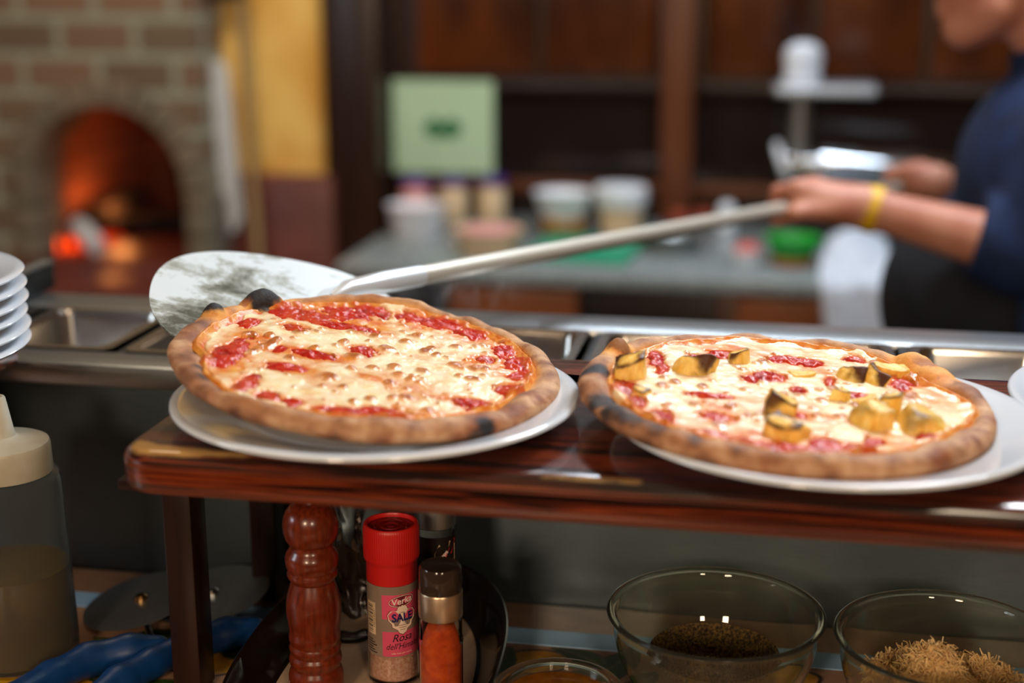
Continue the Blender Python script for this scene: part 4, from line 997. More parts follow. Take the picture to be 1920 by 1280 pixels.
mb.add([p[:] for p in P] + [(p + Vector((0, 0, .0014)))[:] for p in P], [(5, 4, 3, 2, 1, 0), (6, 7, 8, 9, 10, 11)] + [(i, (i + 1) % 6, 6 + (i + 1) % 6, 6 + i) for i in range(6)])
mb.tube([c0 - sl * .020 + Vector((0, 0, .0035)), n0, n0 + HD * .05, n0 + HD * .10], [.004, .0085, .0105, .0098], 20)
mb.build('socket', mat('bright_socket_steel', S(226, 232, 236), rough=.3, metal=.55), pe)
MB().tube([n0 + HD * t for t in (.095, .3, .6, .9, 1.2, 1.42)], .0092, 18).build('handle', mat('satin_handle_steel', S(196, 190, 176), rough=.38, metal=.5), pe)
MB().tube([n0 + HD * 1.415, n0 + HD * 1.45], .0115, 18).build('end_cap', M['black'], pe)

# ---- dish with mills and jars under the shelf -----------------------------------
DZ = ZC + .0062                                   # floor of the dish
dish = thing('oval_dish', 'beige oval dish with a dark brown upturned rim under the shelf', 'dish', (-.294, .985, ZC), (0, 0, math.radians(3)))
def sup(a, b, z, n=96, e=2.35):
    P = []
    for k in range(n):
        t = 2 * PI * k / n; c, s = math.cos(t), math.sin(t)
        P.append((a * math.copysign(abs(c) ** (2 / e), c), b * math.copysign(abs(s) ** (2 / e), s), z))
    return P
def loft(rings, cap0=True, cap1=False):
    n = len(rings[0]); v = [p for r in rings for p in r]; f = []
    for i in range(len(rings) - 1):
        for k in range(n): f.append((i * n + k, i * n + (k + 1) % n, (i + 1) * n + (k + 1) % n, (i + 1) * n + k))
    if cap0: f.append(tuple(range(n - 1, -1, -1)))
    if cap1: f.append(tuple((len(rings) - 1) * n + k for k in range(n)))
    return v, f
MB().add(*loft([sup(.070, .150, .0045), sup(.0785, .160, .0062), sup(.045, .10, .0061)], True, True)).build('dish_floor', M['stone_plate'], dish)
MB().add(*loft([sup(.075, .152, 0), sup(.084, .166, .002), sup(.098, .182, .024), sup(.1045, .187, .0365), sup(.1030, .1855, .0378), sup(.1005, .1835, .0365), sup(.094, .177, .024), sup(.082, .164, .0075), sup(.076, .158, .0055)], True, False)).build('dish_rim', M['dark_glaze'], dish)

ml = thing('pepper_mill', 'turned red-brown wooden pepper mill standing at the left of the dish', 'mill', (-.334, .967, DZ))
mp_ = [(0, 0), (.0205, 0), (.0218, .0015), (.0216, .012), (.0214, .019), (.0205, .0225), (.0192, .025), (.0188, .0265), (.0200, .0285), (.0206, .0315), (.0202, .0345), (.0188, .0365), (.0186, .0378), (.0200, .040), (.0204, .0425),
       (.0190, .0448), (.0188, .0458), (.0200, .0485), (.0203, .0515), (.0196, .0545), (.0193, .0565), (.0203, .063), (.0213, .071), (.0214, .077), (.0207, .083), (.0190, .090), (.0172, .0955), (.0166, .0975)]
MB().lathe(mp_ + [(0, .0975)], 64).build('mill_body', M['mill_wood'], ml, sharp=50)
mh = [(0, .0972), (.0162, .0972), (.0176, .099), (.0192, .1015), (.0196, .104), (.0190, .1058), (.0187, .107), (.0198, .109), (.0205, .1125), (.0206, .117), (.0196, .1205), (.0178, .1232), (.0166, .1258), (.0165, .128), (.0180, .1295), (.0198, .1325), (.0212, .138), (.0215, .1435),
      (.0208, .149), (.0188, .1545), (.0155, .1587), (.010, .1612), (.004, .1622), (0, .1622)]
MB().lathe(mh, 64).build('mill_head', M['mill_wood'], ml, sharp=50)
MB().lathe([(0, .162), (.0042, .162), (.0050, .1635), (.0048, .167), (.003, .169), (0, .169)], 20).build('top_nut', M['chrome'], ml)

gm = thing('glass_mill', 'clear twisted glass mill standing behind the wooden pepper mill', 'mill', (-.337, 1.072, DZ))
fl_ = lambda a, z: 1 + .075 * math.sin(6 * a + 95 * z) * (1 if z > .02 else .2)
MB().lathe([(0, 0), (.0185, 0), (.0192, .002), (.0188, .015), (.0176, .026), (.0186, .038), (.0192, .052), (.0178, .068), (.0150, .080), (.0118, .090), (.0112, .098), (.0128, .106), (.0152, .114), (.0158, .122), (.0146, .130), (.010, .135), (0, .136)], 96, rfun=fl_).build('glass_body', M['glass'], gm, sharp=80)
MB().lathe([(0, .136), (.0125, .136), (.0135, .139), (.0135, .150), (.011, .156), (.006, .160), (0, .160)], 40).build('mill_cap', M['chrome'], gm)

A0 = math.atan2(-1.0, .20)      # side of the jars that faces the guests
# salt jar ------------------------------------------------------------
sj = thing('salt_jar', 'pink salt grinder jar with a red cap and pink label, middle of the dish', 'jar', (-.2815, 1.006, DZ))
gl = [(0, .002), (.0175, .002), (.0185, 0), (.0202, .0012), (.0208, .004), (.0208, .022), (.0202, .0255), (.0202, .086), (.0195, .0875), (.0180, .0885), (.0180, .096), (.0165, .096), (.0165, .088), (.0186, .081), (.0186, .026), (.0192, .022), (.0192, .005), (.017, .0035), (0, .0035)]
MB().lathe(gl, 64).build('jar_body', M['jar_glass'], sj)
MB().lathe([(0, .0040), (.0168, .0040), (.0188, .0058), (.0189, .0215), (.0183, .0255), (.0181, .030), (.012, .0335), (0, .031)], 48).build('salt_filling', M['salt'], sj)
kn = lambda a, z: 1 + (.008 * math.sin(72 * a) if .1065 < z < .1305 else 0)
MB().lathe([(.0188, .0865), (.0200, .0868), (.0203, .0885), (.0203, .1015), (.0207, .1035), (.0219, .1052), (.0221, .107), (.0221, .130), (.0216, .1325), (.0208, .1335), (.0192, .1335), (.0186, .1322), (.0186, .1305)], 288, rfun=kn).build('cap', M['red_cap'], sj, sharp=40)
cp = MB().lathe([(.0187, .1305), (.0187, .1300), (.0085, .1300), (.0080, .1308), (.0058, .1308), (.0050, .1300), (.0030, .1300), (.0024, .1306), (0, .1306)], 64)
for k in range(6):
    a = PI / 3 * k + .2; cp.tube([(.0128 * math.cos(a + d), .0128 * math.sin(a + d), .1302) for d in np.linspace(-.28, .28, 7)], .0007, 6)
cp.build('cap_top', M['red_dark'], sj)
LR = .02035
def band(R, a0, a1, z0, z1, n=40):
    v = []; f = []
    for i in range(n + 1):
        a = a0 + (a1 - a0) * i / n
        v += [(R * math.cos(a), R * math.sin(a), z0), (R * math.cos(a), R * math.sin(a), z1)]
    return v, [(2 * i, 2 * i + 2, 2 * i + 3, 2 * i + 1) for i in range(n)]
lb = MB()
lb.add(*band(LR, A0 - 2.3, A0 + 1.95, .0265, .0868), 0)
pa0, pa1 = A0 - .36, A0 + 1.85
lb.add(*band(LR + .00006, pa0, pa1, .0275, .0488), 1); lb.add(*band(LR + .00006, pa0, pa1, .0595, .0800), 1)
lb.add(*band(LR + .00008, A0 - 1.16, A0 - .66, .0445, .0720), 2)
for i, w in enumerate([.012, .02, .01, .03, .012, .02, .034, .012, .02, .012, .03, .01, .022, .012, .026, .014]):   # bars run round the jar
    z = .0463 + i * .00152; lb.add(*band(LR + .00011, A0 - 1.10, A0 - .80, z, z + w * .032, 8), 6)
v_, f_ = text_geo('8 002136 002310', .0021); lb.add(wrap(v_, LR + .00011, A0 - .725, .0583, PI / 2), f_, 6)
for i in range(6): lb.add(*band(LR + .00011, A0 - 1.15, A0 - .62 - .1 * (i % 3), .0290 + i * .0021, .0298 + i * .0021, 8), 6)
ca = A0 + .42
def ovl(rx, ry, n=40, rot=.12): return [(rx * math.cos(2 * PI * i / n) * math.cos(rot) - ry * math.sin(2 * PI * i / n) * math.sin(rot), rx * math.cos(2 * PI * i / n) * math.sin(rot) + ry * math.sin(2 * PI * i / n) * math.cos(rot)) for i in range(n)]
def fan(P): return [(0, 0)] + P, [(0, i + 1, (i + 1) % len(P) + 1) for i in range(len(P))]
for k, (rx, ry, mi) in enumerate(((.0112, .0050, 4), (.0107, .0046, 3), (.0101, .0041, 4))):
    v_, f_ = fan(ovl(rx, ry)); lb.add(wrap(v_, LR + .00012 + .00004 * k, ca + .02, .0745), f_, mi)
v_, f_ = text_geo('Verka', .0074, .15, 1.0, .0001); lb.add(wrap(v_, LR + .00036, ca + .02, .0745, .12), f_, 5)
sd = [(-.0105, .004), (-.0085, .0068), (-.004, .0072), (-.003, .0098), (0, .0108), (.003, .0098), (.004, .0072), (.0085, .0068), (.0105, .004), (.0098, 0), (.0075, -.0024), (.007, -.005), (.0035, -.007), (.0025, -.0092), (0, -.0105), (-.0025, -.0092), (-.0035, -.007), (-.007, -.005), (-.0075, -.0024), (-.0098, 0)]
for k, (s_, mi) in enumerate(((1.05, 4), (1.0, 3))):
    v_, f_ = fan([(p[0] * s_ * .95, p[1] * s_) for p in sd]); lb.add(wrap([(x * 1.22, y * 1.16) for x, y in v_], LR + .00020 + .00004 * k, ca + .03, .0585), f_, mi)
v_, f_ = text_geo('SALE', .0094, 0, .88, .0003); lb.add(wrap(v_, LR + .00032, ca + .03, .0605, .03), f_, 7)
for i, w in enumerate((.0085, .006, .004)): lb.add(*band(LR + .00030, ca + .03 - w / 2 / LR, ca + .03 + w / 2 / LR, .0540 - i * .0019, .0544 - i * .0019, 6), 4)
lb.add(*band(LR + .00030, ca + .03 - .09, ca + .03 + .09, .0648, .0652, 6), 4)
v_, f_ = text_geo('Rosa', .0090, .35, .95, .00005); lb.add(wrap(v_, LR + .00012, ca, .0432, .03), f_, 6)
v_, f_ = text_geo("dell'Himalaya", .0072, .35, .86, .00003); lb.add(wrap(v_, LR + .00012, ca + .14, .0362, .03), f_, 6)
v_, f_ = text_geo('sale rosa per cucina', .0022); lb.add(wrap(v_, LR + .00012, ca, .0302, .0), f_, 3)
lb.build('label', [M['clear_label'], M['pink_label'], M['cream'], M['cream_ink'], M['maroon_ink'], M['white_ink'], M['black_ink'], M['navy_ink']], sj, smooth=False)
# black-labelled jar behind -----------------------------------------------
bj = thing('pepper_jar', 'tall glass pepper jar with black label behind the salt jar', 'jar', (-.2605, 1.066, DZ))
MB().lathe([(0, .001), (.0165, 0), (.0178, .002), (.0178, .092), (.0165, .098), (.0158, .10), (.0158, .118), (.0148, .118), (.0148, .098), (.0168, .090), (.0168, .004), (0, .003)], 48).build('jar_body', M['jar_glass'], bj)
MB().lathe([(0, .0035), (.0160, .0035), (.0166, .006), (.0166, .070), (.010, .075), (0, .073)], 40).build('peppercorn_filling', M['peppercorn'], bj)
MB().lathe([(.0168, .110), (.0172, .1105), (.0172, .138), (.0165, .141), (0, .141)], 48).build('cap', M['tin'], bj)
b2 = MB(); BR = .0180
b2.add(*band(BR, A0 - 1.9, A0 + 1.9, .022, .104), 0)
ba = A0 + .55
v_, f_ = fan([(-.009, -.012), (.004, -.014), (.010, -.004), (.010, .010), (.004, .014), (-.006, .012), (-.010, .004)]); b2.add(wrap(v_, BR + .0001, ba, .086), f_, 1)
v_, f_ = fan([(-.008, -.006), (-.002, -.007), (.006, .001), (.0105, .012), (.0095, .013), (.004, .006), (-.003, .001), (-.008, -.001)]); b2.add(wrap(v_, BR + .00016, ba, .088), f_, 2)
v_, f_ = text_geo('PEPE', .0035, 0, .9, .0001); b2.add(wrap(v_, BR + .00022, ba - .05, .089, .75), f_, 3)
v_, f_ = fan(ovl(.0072, .0028, 32, .45)); b2.add(wrap(v_, BR + .00022, ba + .2, .073), f_, 3)
v_, f_ = fan(ovl(.0066, .0023, 32, .45)); b2.add(wrap(v_, BR + .00026, ba + .2, .073), f_, 0)
v_, f_ = text_geo('Drog', .0042, .1, .9, .0001); b2.add(wrap(v_, BR + .0003, ba + .2, .073, .45), f_, 3)
b2.build('label', [M['black_label'], M['cream'], M['red_cap'], M['white_ink']], bj, smooth=False)
# paprika jar ----------------------------------------------------------------
pj_ = thing('paprika_jar', 'small glass jar of orange paprika with a black flip cap', 'jar', (-.2335, .970, DZ))
MB().lathe([(0, .001), (.0150, 0), (.0166, .0015), (.0168, .004), (.0168, .052), (.0172, .054), (.0172, .056), (.0164, .0575), (.0162, .080), (.0150, .0815), (.0150, .058), (.0156, .052), (.0156, .005), (0, .003)], 56).build('jar_body', M['jar_glass'], pj_)
MB().lathe([(0, .0035), (.0150, .0035), (.0153, .006), (.0153, .051), (.0147, .056), (.011, .066), (.004, .069), (0, .068)], 40).build('paprika_filling', M['paprika'], pj_)
MB().lathe([(.0155, .0750), (.0169, .0755), (.0170, .0770), (.0170, .0955), (.0165, .0965), (0, .0965)], 56).build('silver_collar', mat('bronze_tinted_collar', S(206, 180, 150), rough=.32, metal=.9), pj_)
MB().lathe([(.0164, .0965), (.0166, .097), (.0162, .114), (.0150, .1165), (0, .117)], 56).build('clear_hood', M['smoke_cap'], pj_)
MB().lathe([(0, .0968), (.0150, .0968), (.0150, .1015), (.0142, .1065), (.009, .111), (0, .113)], 48, rfun=lambda a, z: 1 if z < .102 else 1 - .45 * max(0, math.cos(a - 2.2)) * min(1, (z - .102) / .01)).build('flip_lid', M['black'], pj_)
for x, y in ((-.262, .972), (-.300, .952)): pass
tag(MB().lathe([(0, 0), (.0018, 0), (.0022, .001), (.0012, .0018), (0, .0018)], 8, (-.2600, .958, DZ)).build('peppercorn', M['peppercorn']), 'single dark peppercorn lying on the dish beside the paprika jar', 'peppercorn')

# ---- glass bowls ---------------------------------------------------------------
def bowl_prof(R, H, r0, t=.0028):
    pts = []; N_ = 14
    for i in range(N_ + 1):
        a = i / N_ * PI / 2; pts.append((r0 + (R - .004 - r0) * math.sin(a) ** .9, H * (1 - math.cos(a)) ** .95 * .93))
    out = [(0, 0)] + pts + [(R - .003, H * .945), (R, H * .955), (R + .0008, H * .975), (R, H * .993), (R - .0018, H), (R - .0036, H * .992)]
    inn = [(max(0, r - t), z + t * .6 + .0006) for r, z in pts[::-1]]
    return out + inn + [(0, t * .6 + .0006)]
b1 = thing('glass_bowl', 'clear glass bowl holding dried oregano at the counter edge', 'bowl', (-.027, 1.030, ZC + .0024)); MB().lathe(bowl_prof(.0845, .073, .038), 112).build('bowl', M['bowl_glass'], b1, sharp=80)
o = dup(b1, (.1475, 1.016, ZC + .0024), label='clear glass bowl holding grated cheese at the lower right')
b3 = thing('glass_bowl', 'small clear glass bowl of amber liquid at the bottom edge of the photo', 'bowl', (-.139, .945, ZC + .0024)); MB().lathe(bowl_prof(.048, .040, .022, .003), 80).build('bowl', M['bowl_glass'], b3, sharp=80)
tag(MB().lathe([(0, .0035), (.018, .0037), (.0285, .008), (.036, .0165), (.0405, .0250), (.0432, .0310), (.0432, .0312), (0, .0312)], 64, (-.139, .945, ZC + .0024)).build('amber_liquid', mat('amber_sauce', S(170, 106, 24), S(140, 80, 16), scale=80, rough=.1, trans=.35, ior=1.3)), 'amber liquid filling the small glass bowl', 'sauce', kind='stuff')
def mound(cx, cy, R, H, seed, off=(0, 0)):
    v = []; f = []; nr, nt = 34, 90
    for i in range(nr + 1):
        for k in range(nt):
            a = 2 * PI * k / nt; q = i / nr; r = R * q
            zb = .006 + .030 * (q ** 2.6)
            h = H * math.exp(-(((math.cos(a) * q - off[0]) ** 2 + (math.sin(a) * q - off[1]) ** 2) / .30))
            v.append([cx + r * math.cos(a), cy + r * math.sin(a), zb, h])
    A = np.array(v); nz = .006 * (fbm(A[:, 0] * 120, A[:, 1] * 120, 0, seed, 3) - .5) + .004 * (fbm(A[:, 0] * 400, A[:, 1] * 400, 0, seed + 1, 2) - .5)
    A[:, 2] = np.maximum(A[:, 2] + .0004, A[:, 3] + nz + .004)
    for i in range(nr):
        for k in range(nt): f.append((i * nt + k, (i + 1) * nt + k, (i + 1) * nt + (k + 1) % nt, i * nt + (k + 1) % nt))
    return A[:, :3], f
mv, mf = mound(0, 0, .051, .030, 5, (-.10, -.06))
ore = MB().add([(p[0], p[1], p[2]) for p in mv], mf)
for i in range(5200):                                  # crumbled leaves
    j = int(33 * math.sqrt(rng.uniform(0, 1))) * 90 + int(rng.integers(0, 90)); p = mv[j]; s = rng.uniform(.0008, .0018); a, b_ = rng.uniform(0, PI, 2)
    c = np.array([p[0] + rng.normal() * .0006, p[1] + rng.normal() * .0006, p[2] + rng.uniform(0, .0022)])
    u = np.array([math.cos(a) * math.cos(b_), math.sin(a) * math.cos(b_), math.sin(b_)]) * s; w = np.cross(u, [.3, .5, .8]); w = w / (np.linalg.norm(w) + 1e-9) * s * .7
    ore.add([c - u, c + w, c + u, c - w + np.array([0, 0, s * .4])], [(0, 1, 2, 3)])
o = ore.build('oregano', M['oregano'], smooth=False); o.location = (-.027, 1.030, ZC + .0032); tag(o, 'heap of crumbled dried oregano in the middle glass bowl', 'herb', kind='stuff')
mv, mf = mound(0, 0, .058, .054, 9, (-.16, .16))
chs = MB().add([(p[0], p[1], p[2] - .0035) for p in mv], mf)
for i in range(3400):                                  # shreds
    j = int(34 * math.sqrt(rng.uniform(0, 1))) * 90 + int(rng.integers(0, 90)); p = mv[j]; L = rng.uniform(.008, .020); a = rng.uniform(0, 2 * PI); el = rng.normal() * .28; cv = rng.normal() * 70
    pts = []
    for t in np.linspace(-.5, .5, 5):
        aa = a + cv * t * L
        pts.append((p[0] + math.cos(aa) * t * L, p[1] + math.sin(aa) * t * L, p[2] - .002 + .0030 * abs(rng.normal()) + math.sin(el) * t * L - 2.5 * t * t * L * .12))
    if max(math.hypot(q[0], q[1]) for q in pts) > .068: continue
    chs.tube(pts, [.0005, .0009, .00095, .0009, .0005], 5, flat=.7)
o = chs.build('grated_cheese', M['shreds']); o.location = (.1475, 1.016, ZC + .0032); tag(o, 'heap of fine grated cheese shreds in the right glass bowl', 'cheese', kind='stuff')

# ---- squeeze bottle ---------------------------------------------------------------
sq = thing('squeeze_bottle', 'cloudy plastic squeeze bottle half full of olive oil at far left', 'bottle', (-.604, .996, ZC + .0024))
MB().lathe([(0, .002), (.040, .002), (.044, 0), (.0478, .003), (.0482, .010), (.0470, .080), (.0455, .145), (.0450, .153), (.0435, .1585), (.0390, .1610), (.0360, .1612), (.0360, .170), (.0345, .170), (.0345, .1595), (.042, .1565), (.0435, .152), (.0455, .08), (.0468, .010), (.044, .0038), (0, .0038)], 80).build('bottle_body', M['bottle'], sq)
MB().lathe([(0, .0042), (.044, .0042), (.0464, .010), (.0452, .0795), (.0452, .0800), (0, .0800)], 64).build('oil', M['oil'], sq)
MB().lathe([(.0362, .1616), (.0390, .1618), (.0392, .1630), (.0385, .184), (.0375, .1868), (.034, .1885), (.0150, .1915), (.0125, .193), (.0112, .197), (.0068, .224), (.0060, .2255), (.0042, .2255), (.0042, .22), (.0085, .19), (.033, .183), (.0345, .163)], 64).build('nozzle_cap', M['bottle_cap'], sq)

# ---- pizza cutters -------------------------------------------------------------------
def cutter(loc, rz, path, label, tilt):
    t = thing('pizza_cutter', label, 'cutter', loc, (0, 0, 0), 'blue-handled pizza cutters')
    w = MB().lathe([(0, -.0007), (.044, -.0007), (.0515, -.0001), (.0515, .0001), (.044, .0007), (0, .0007)], 96).build('wheel', M['wheel_steel'], t)
    w.rotation_euler = tilt
    b = MB().lathe([(0, -.004), (.0055, -.004), (.0062, -.001), (.0060, .003), (.004, .0052), (0, .0058)], 24).build('axle_bolt', mat('brass_bolt', S(196, 150, 96), rough=.2, metal=1) if 'left' in label else M['chrome'], w)
    pr = []
    for i, (p, r) in enumerate(path): pr.append((p, r))
    prims = [cone(a[0], b_[0], a[1], b_[1]) for a, b_ in zip(pr[:-1], pr[1:])]
    V_, F_ = sdf_mesh(prims, .0022, .006)
    mk('handle', V_, F_, M['blue_plastic'], t)
    a = Vector(path[0][0]); MB().tube([(a * .98)[:], (a * .5 + Vector((0, 0, -.011)))[:], (0, 0, -.0055)], [.0035, .003, .003], 10).build('fork', M['chrome'], t)
cutter((-.5355, 1.085, ZC + .0155), 0, [((.052, -.082, -.001), .0105), ((.032, -.092, -.001), .0140), ((.006, -.112, -.001), .0135), ((-.010, -.145, -.001), .0125), ((-.022, -.19, -.001), .0135), ((-.03, -.22, -.001), .011)],
       'blue-handled pizza cutter left of the shelf leg', (.10, -.17, 0))
cutter((-.4765, 1.106, ZC + .0165), 0, [((.060, -.056, -.002), .0105), ((.040, -.068, -.002), .0135), ((.016, -.096, -.002), .0125), ((.000, -.130, -.002), .0115), ((-.012, -.165, -.002), .0130), ((-.020, -.20, -.002), .011)],
       'blue-handled pizza cutter between the shelf leg and the dish', (.12, -.14, 0))

# ---- person -----------------------------------------------------------------------
pn = thing('person', 'person in a navy top and black apron holding the peel handle with both hands', 'person', (.37, 2.14, 0))
O = np.array([.37, 2.14, 0.])
L = lambda *p: np.array(p, float) - O
G1 = np.array(HG[:]); hd = np.array(HD[:]); G2 = np.array((HN + HD * 1.345)[:])
up = np.array([0, 0, 1.])
def hand_prims(G, wrist, side, sgn):
    """fist closed round the rod at G; side = horizontal direction the knuckles face"""
    W = np.array(wrist); pr = []
    sd = np.array(side) - hd * np.dot(side, hd); sd[2] = 0; sd /= np.linalg.norm(sd)
    off = (-.030, -.0095, .011, .030); ln = (1.0, 1.08, 1.03, .86)
    back = -sd
    for s_, l_ in zip(off, ln):
        c = G + hd * s_ * 1.0
        k0 = c + back * .012 + up * .027; k1 = c + sd * .019 * l_ + up * .021; k2 = c + sd * .024 * l_ - up * .006; k3 = c + sd * .006 - up * .020
        r = .0092 if l_ > .9 else .0080
        pr += [cone(k0 - O, k1 - O, r + .0012, r, .006), cone(k1 - O, k2 - O, r, r - .0006, .006), cone(k2 - O, k3 - O, r - .0006, r - .0016, .006)]
        pr.append(cone(W + up * .006 + hd * s_ * .35 - O, k0 - O, .015, .0115, .016))
    pm = G + back * .022 + up * .004
    pr.append(cone(W - O, pm - O, .023, .021, .02))
    for s_ in (-.018, .016): pr.append(cone(W - O, pm + hd * s_ - O, .018, .018, .02))
    t0 = W + (G - W) * .28 - hd * .026 * sgn; t1 = G - hd * .050 * sgn + back * .018 - up * .004; t2 = G - hd * .044 * sgn + sd * .010 - up * .016; t3 = G - hd * .030 * sgn + sd * .022 - up * .018
    pr += [cone(t0 - O, t1 - O, .015, .0115, .012), cone(t1 - O, t2 - O, .0112, .0098, .006), cone(t2 - O, t3 - O, .0096, .0078, .006)]
    return pr
SL, EL, WL = L(.425, 1.975, 1.37), L(.345, 1.985, 1.185), L(.137, 2.013, 1.232)
WLw = WL + O
SR, ER, WR = L(.42, 2.315, 1.37), L(.43, 2.44, 1.17), L(.262, 2.372, 1.218)
hd_ = L(.325, 2.15, 1.572)
body = [
    ell(L(.385, 2.14, .95), (.13, .165, .12)), ell(L(.355, 2.17, 1.08), (.15, .15, .15)), ell(L(.40, 2.14, 1.26), (.115, .17, .15)), cone(L(.425, 2.0, 1.385), L(.425, 2.28, 1.385), .055, .055),
    cone(L(.42, 2.145, 1.40), L(.365, 2.148, 1.50), .060, .055), cone(SL, EL, .050, .042), cone(EL, WL, .043, .027), cone(SR, ER, .050, .042), cone(ER, WR, .043, .027),
    cone(L(.39, 2.06, .92), L(.37, 2.06, .50), .085, .060), cone(L(.37, 2.06, .50), L(.40, 2.06, .09), .056, .038), cone(L(.39, 2.22, .92), L(.40, 2.22, .50), .085, .060), cone(L(.40, 2.22, .50), L(.43, 2.22, .09), .056, .038),
    cone(L(.41, 2.06, .05), L(.28, 2.05, .035), .036, .028), cone(L(.44, 2.22, .05), L(.31, 2.23, .035), .036, .028),
    # head: skull, jaw, face turned down towards the peel
    ell(hd_ + (.012, 0, .030), (.098, .077, .098), .03), ell(hd_ + (-.042, 0, -.045), (.058, .060, .072), .03), ell(hd_ + (-.062, 0, -.098), (.028, .032, .024), .022), cone(hd_ + (-.02, -.045, -.07), hd_ + (-.065, -.012, -.102), .022, .018, .02),
    cone(hd_ + (-.02, .045, -.07), hd_ + (-.065, .012, -.102), .022, .018, .02),
    cone(hd_ + (-.088, 0, .008), hd_ + (-.118, 0, -.036), .009, .0135, .012), ell(hd_ + (-.108, -.013, -.040), (.010, .008, .007), .006), ell(hd_ + (-.108, .013, -.040), (.010, .008, .007), .006),
    cone(hd_ + (-.082, -.036, .024), hd_ + (-.092, -.010, .020), .010, .009, .012), cone(hd_ + (-.082, .036, .024), hd_ + (-.092, .010, .020), .010, .009, .012),
    ell(hd_ + (-.066, -.038, -.028), (.026, .022, .020), .02), ell(hd_ + (-.066, .038, -.028), (.026, .022, .020), .02),
    cone(hd_ + (-.090, -.020, -.066), hd_ + (-.099, 0, -.063), .006, .0075, .004), cone(hd_ + (-.099, 0, -.063), hd_ + (-.090, .020, -.066), .0075, .006, .004),
    cone(hd_ + (-.088, -.017, -.078), hd_ + (-.096, 0, -.077), .0065, .008, .004), cone(hd_ + (-.096, 0, -.077), hd_ + (-.088, .017, -.078), .008, .0065, .004),
    ell(hd_ + (.012, -.080, -.012), (.020, .009, .032), .008), ell(hd_ + (.012, .080, -.012), (.020, .009, .032), .008),
] + hand_prims(G1, WLw, (-1, .1, 0), 1) + hand_prims(G2, WR + O, (-1, -.35, 0), -1)
V_, F_ = sdf_mesh(body, .0052, .03)
bd = mk('body', V_, F_, M['skin'], pn)
for s_ in (-1, 1): MB().lathe([(0, -.0105), (.0075, -.0075), (.0105, 0), (.0075, .0075), (0, .0105)], 14, tuple(hd_ + np.array((-.078, s_ * .030, .006)))).build('eye', M['cream_ink'], pn)
V_, F_ = sdf_mesh([ell(hd_ + (.020, 0, .040), (.104, .084, .100), .03), ell(hd_ + (.060, 0, -.02), (.05, .072, .07), .03)], .006, .03, cuts=[lambda X, Y, Z: -(X - (hd_[0] - .045) + .35 * (hd_[2] + .06 - Z)) if False else (hd_[0] - .052 + .45 * (hd_[2] + .075 - Z)) - X])
mk('hair', V_, F_, M['hair'], pn)
cuff = EL + (WL - EL) * .30
cd = (WL - EL) / np.linalg.norm(WL - EL); cr = ER + (WR - ER) * .30; crd = (WR - ER) / np.linalg.norm(WR - ER)
top = [ell(L(.385, 2.14, .97), (.155, .190, .13)), ell(L(.352, 2.17, 1.085), (.172, .172, .165)), ell(L(.402, 2.14, 1.265), (.138, .195, .165)), cone(L(.425, 1.995, 1.385), L(.425, 2.285, 1.385), .072, .072),
       cone(L(.42, 2.145, 1.40), L(.385, 2.147, 1.462), .078, .067), cone(SL, EL, .068, .061), cut(cone(EL, EL + (WL - EL) * .36, .060, .055), cuff, cd), cone(SR, ER, .068, .061), cut(cone(ER, ER + (WR - ER) * .36, .060, .055), cr, crd)]
V_, F_ = sdf_mesh(top, .006, .02, cuts=[lambda X, Y, Z: .90 - Z, lambda X, Y, Z: (X - (L(.385, 0, 0)[0])) * -.55 + (Z - 1.468)])
mk('navy_top', V_, F_, M['navy'], pn)
V_, F_ = sdf_mesh([ell(L(.352, 2.17, 1.075), (.182, .180, .175)), cone(L(.378, 2.07, .92), L(.362, 2.07, .55), .16, .13), cone(L(.378, 2.21, .92), L(.372, 2.21, .55), .16, .13), ell(L(.40, 2.14, 1.22), (.146, .14, .12))], .007, .04,
                  cuts=[lambda X, Y, Z: X - (.345 - .37) , lambda X, Y, Z: Z - 1.20, lambda X, Y, Z: .52 - Z])
mk('apron', V_, F_, M['black_cloth'], pn)
V_, F_ = sdf_mesh([ell(L(.388, 2.14, .94), (.150, .182, .11)), cone(L(.39, 2.06, .90), L(.372, 2.06, .50), .098, .078), cone(L(.372, 2.06, .50), L(.40, 2.06, .10), .078, .066), cone(L(.39, 2.22, .90), L(.402, 2.22, .50), .098, .078), cone(L(.402, 2.22, .50), L(.43, 2.22, .10), .078, .066)], .007, .03)
mk('trousers', V_, F_, M['black_cloth'], pn)
for (hx, hy, tx, ty) in ((.435, 2.06, .27, 2.05), (.465, 2.22, .30, 2.23)):
    V_, F_ = sdf_mesh([cone(L(hx, hy, .045), L(tx, ty, .036), .044, .036), cone(L(hx - .02, hy, .09), L(hx - .03, hy, .03), .046, .044)], .006, .02, cuts=[lambda X, Y, Z: .002 - Z])
    mk('shoe', V_, F_, M['shoe'], pn)
wb = WL + (EL - WL) * .02; R_ = .0295
ax = Vector(cd); q = ax.to_track_quat('Z', 'Y').to_matrix().to_4x4()
o = MB().lathe([(R_, -.0095), (R_ + .0035, -.0095), (R_ + .0042, 0), (R_ + .0035, .0095), (R_, .0095), (R_, -.0095)], 40).build('wristband', M['yellow_band'], pn); o.matrix_local = Matrix.Translation(Vector(wb)) @ q

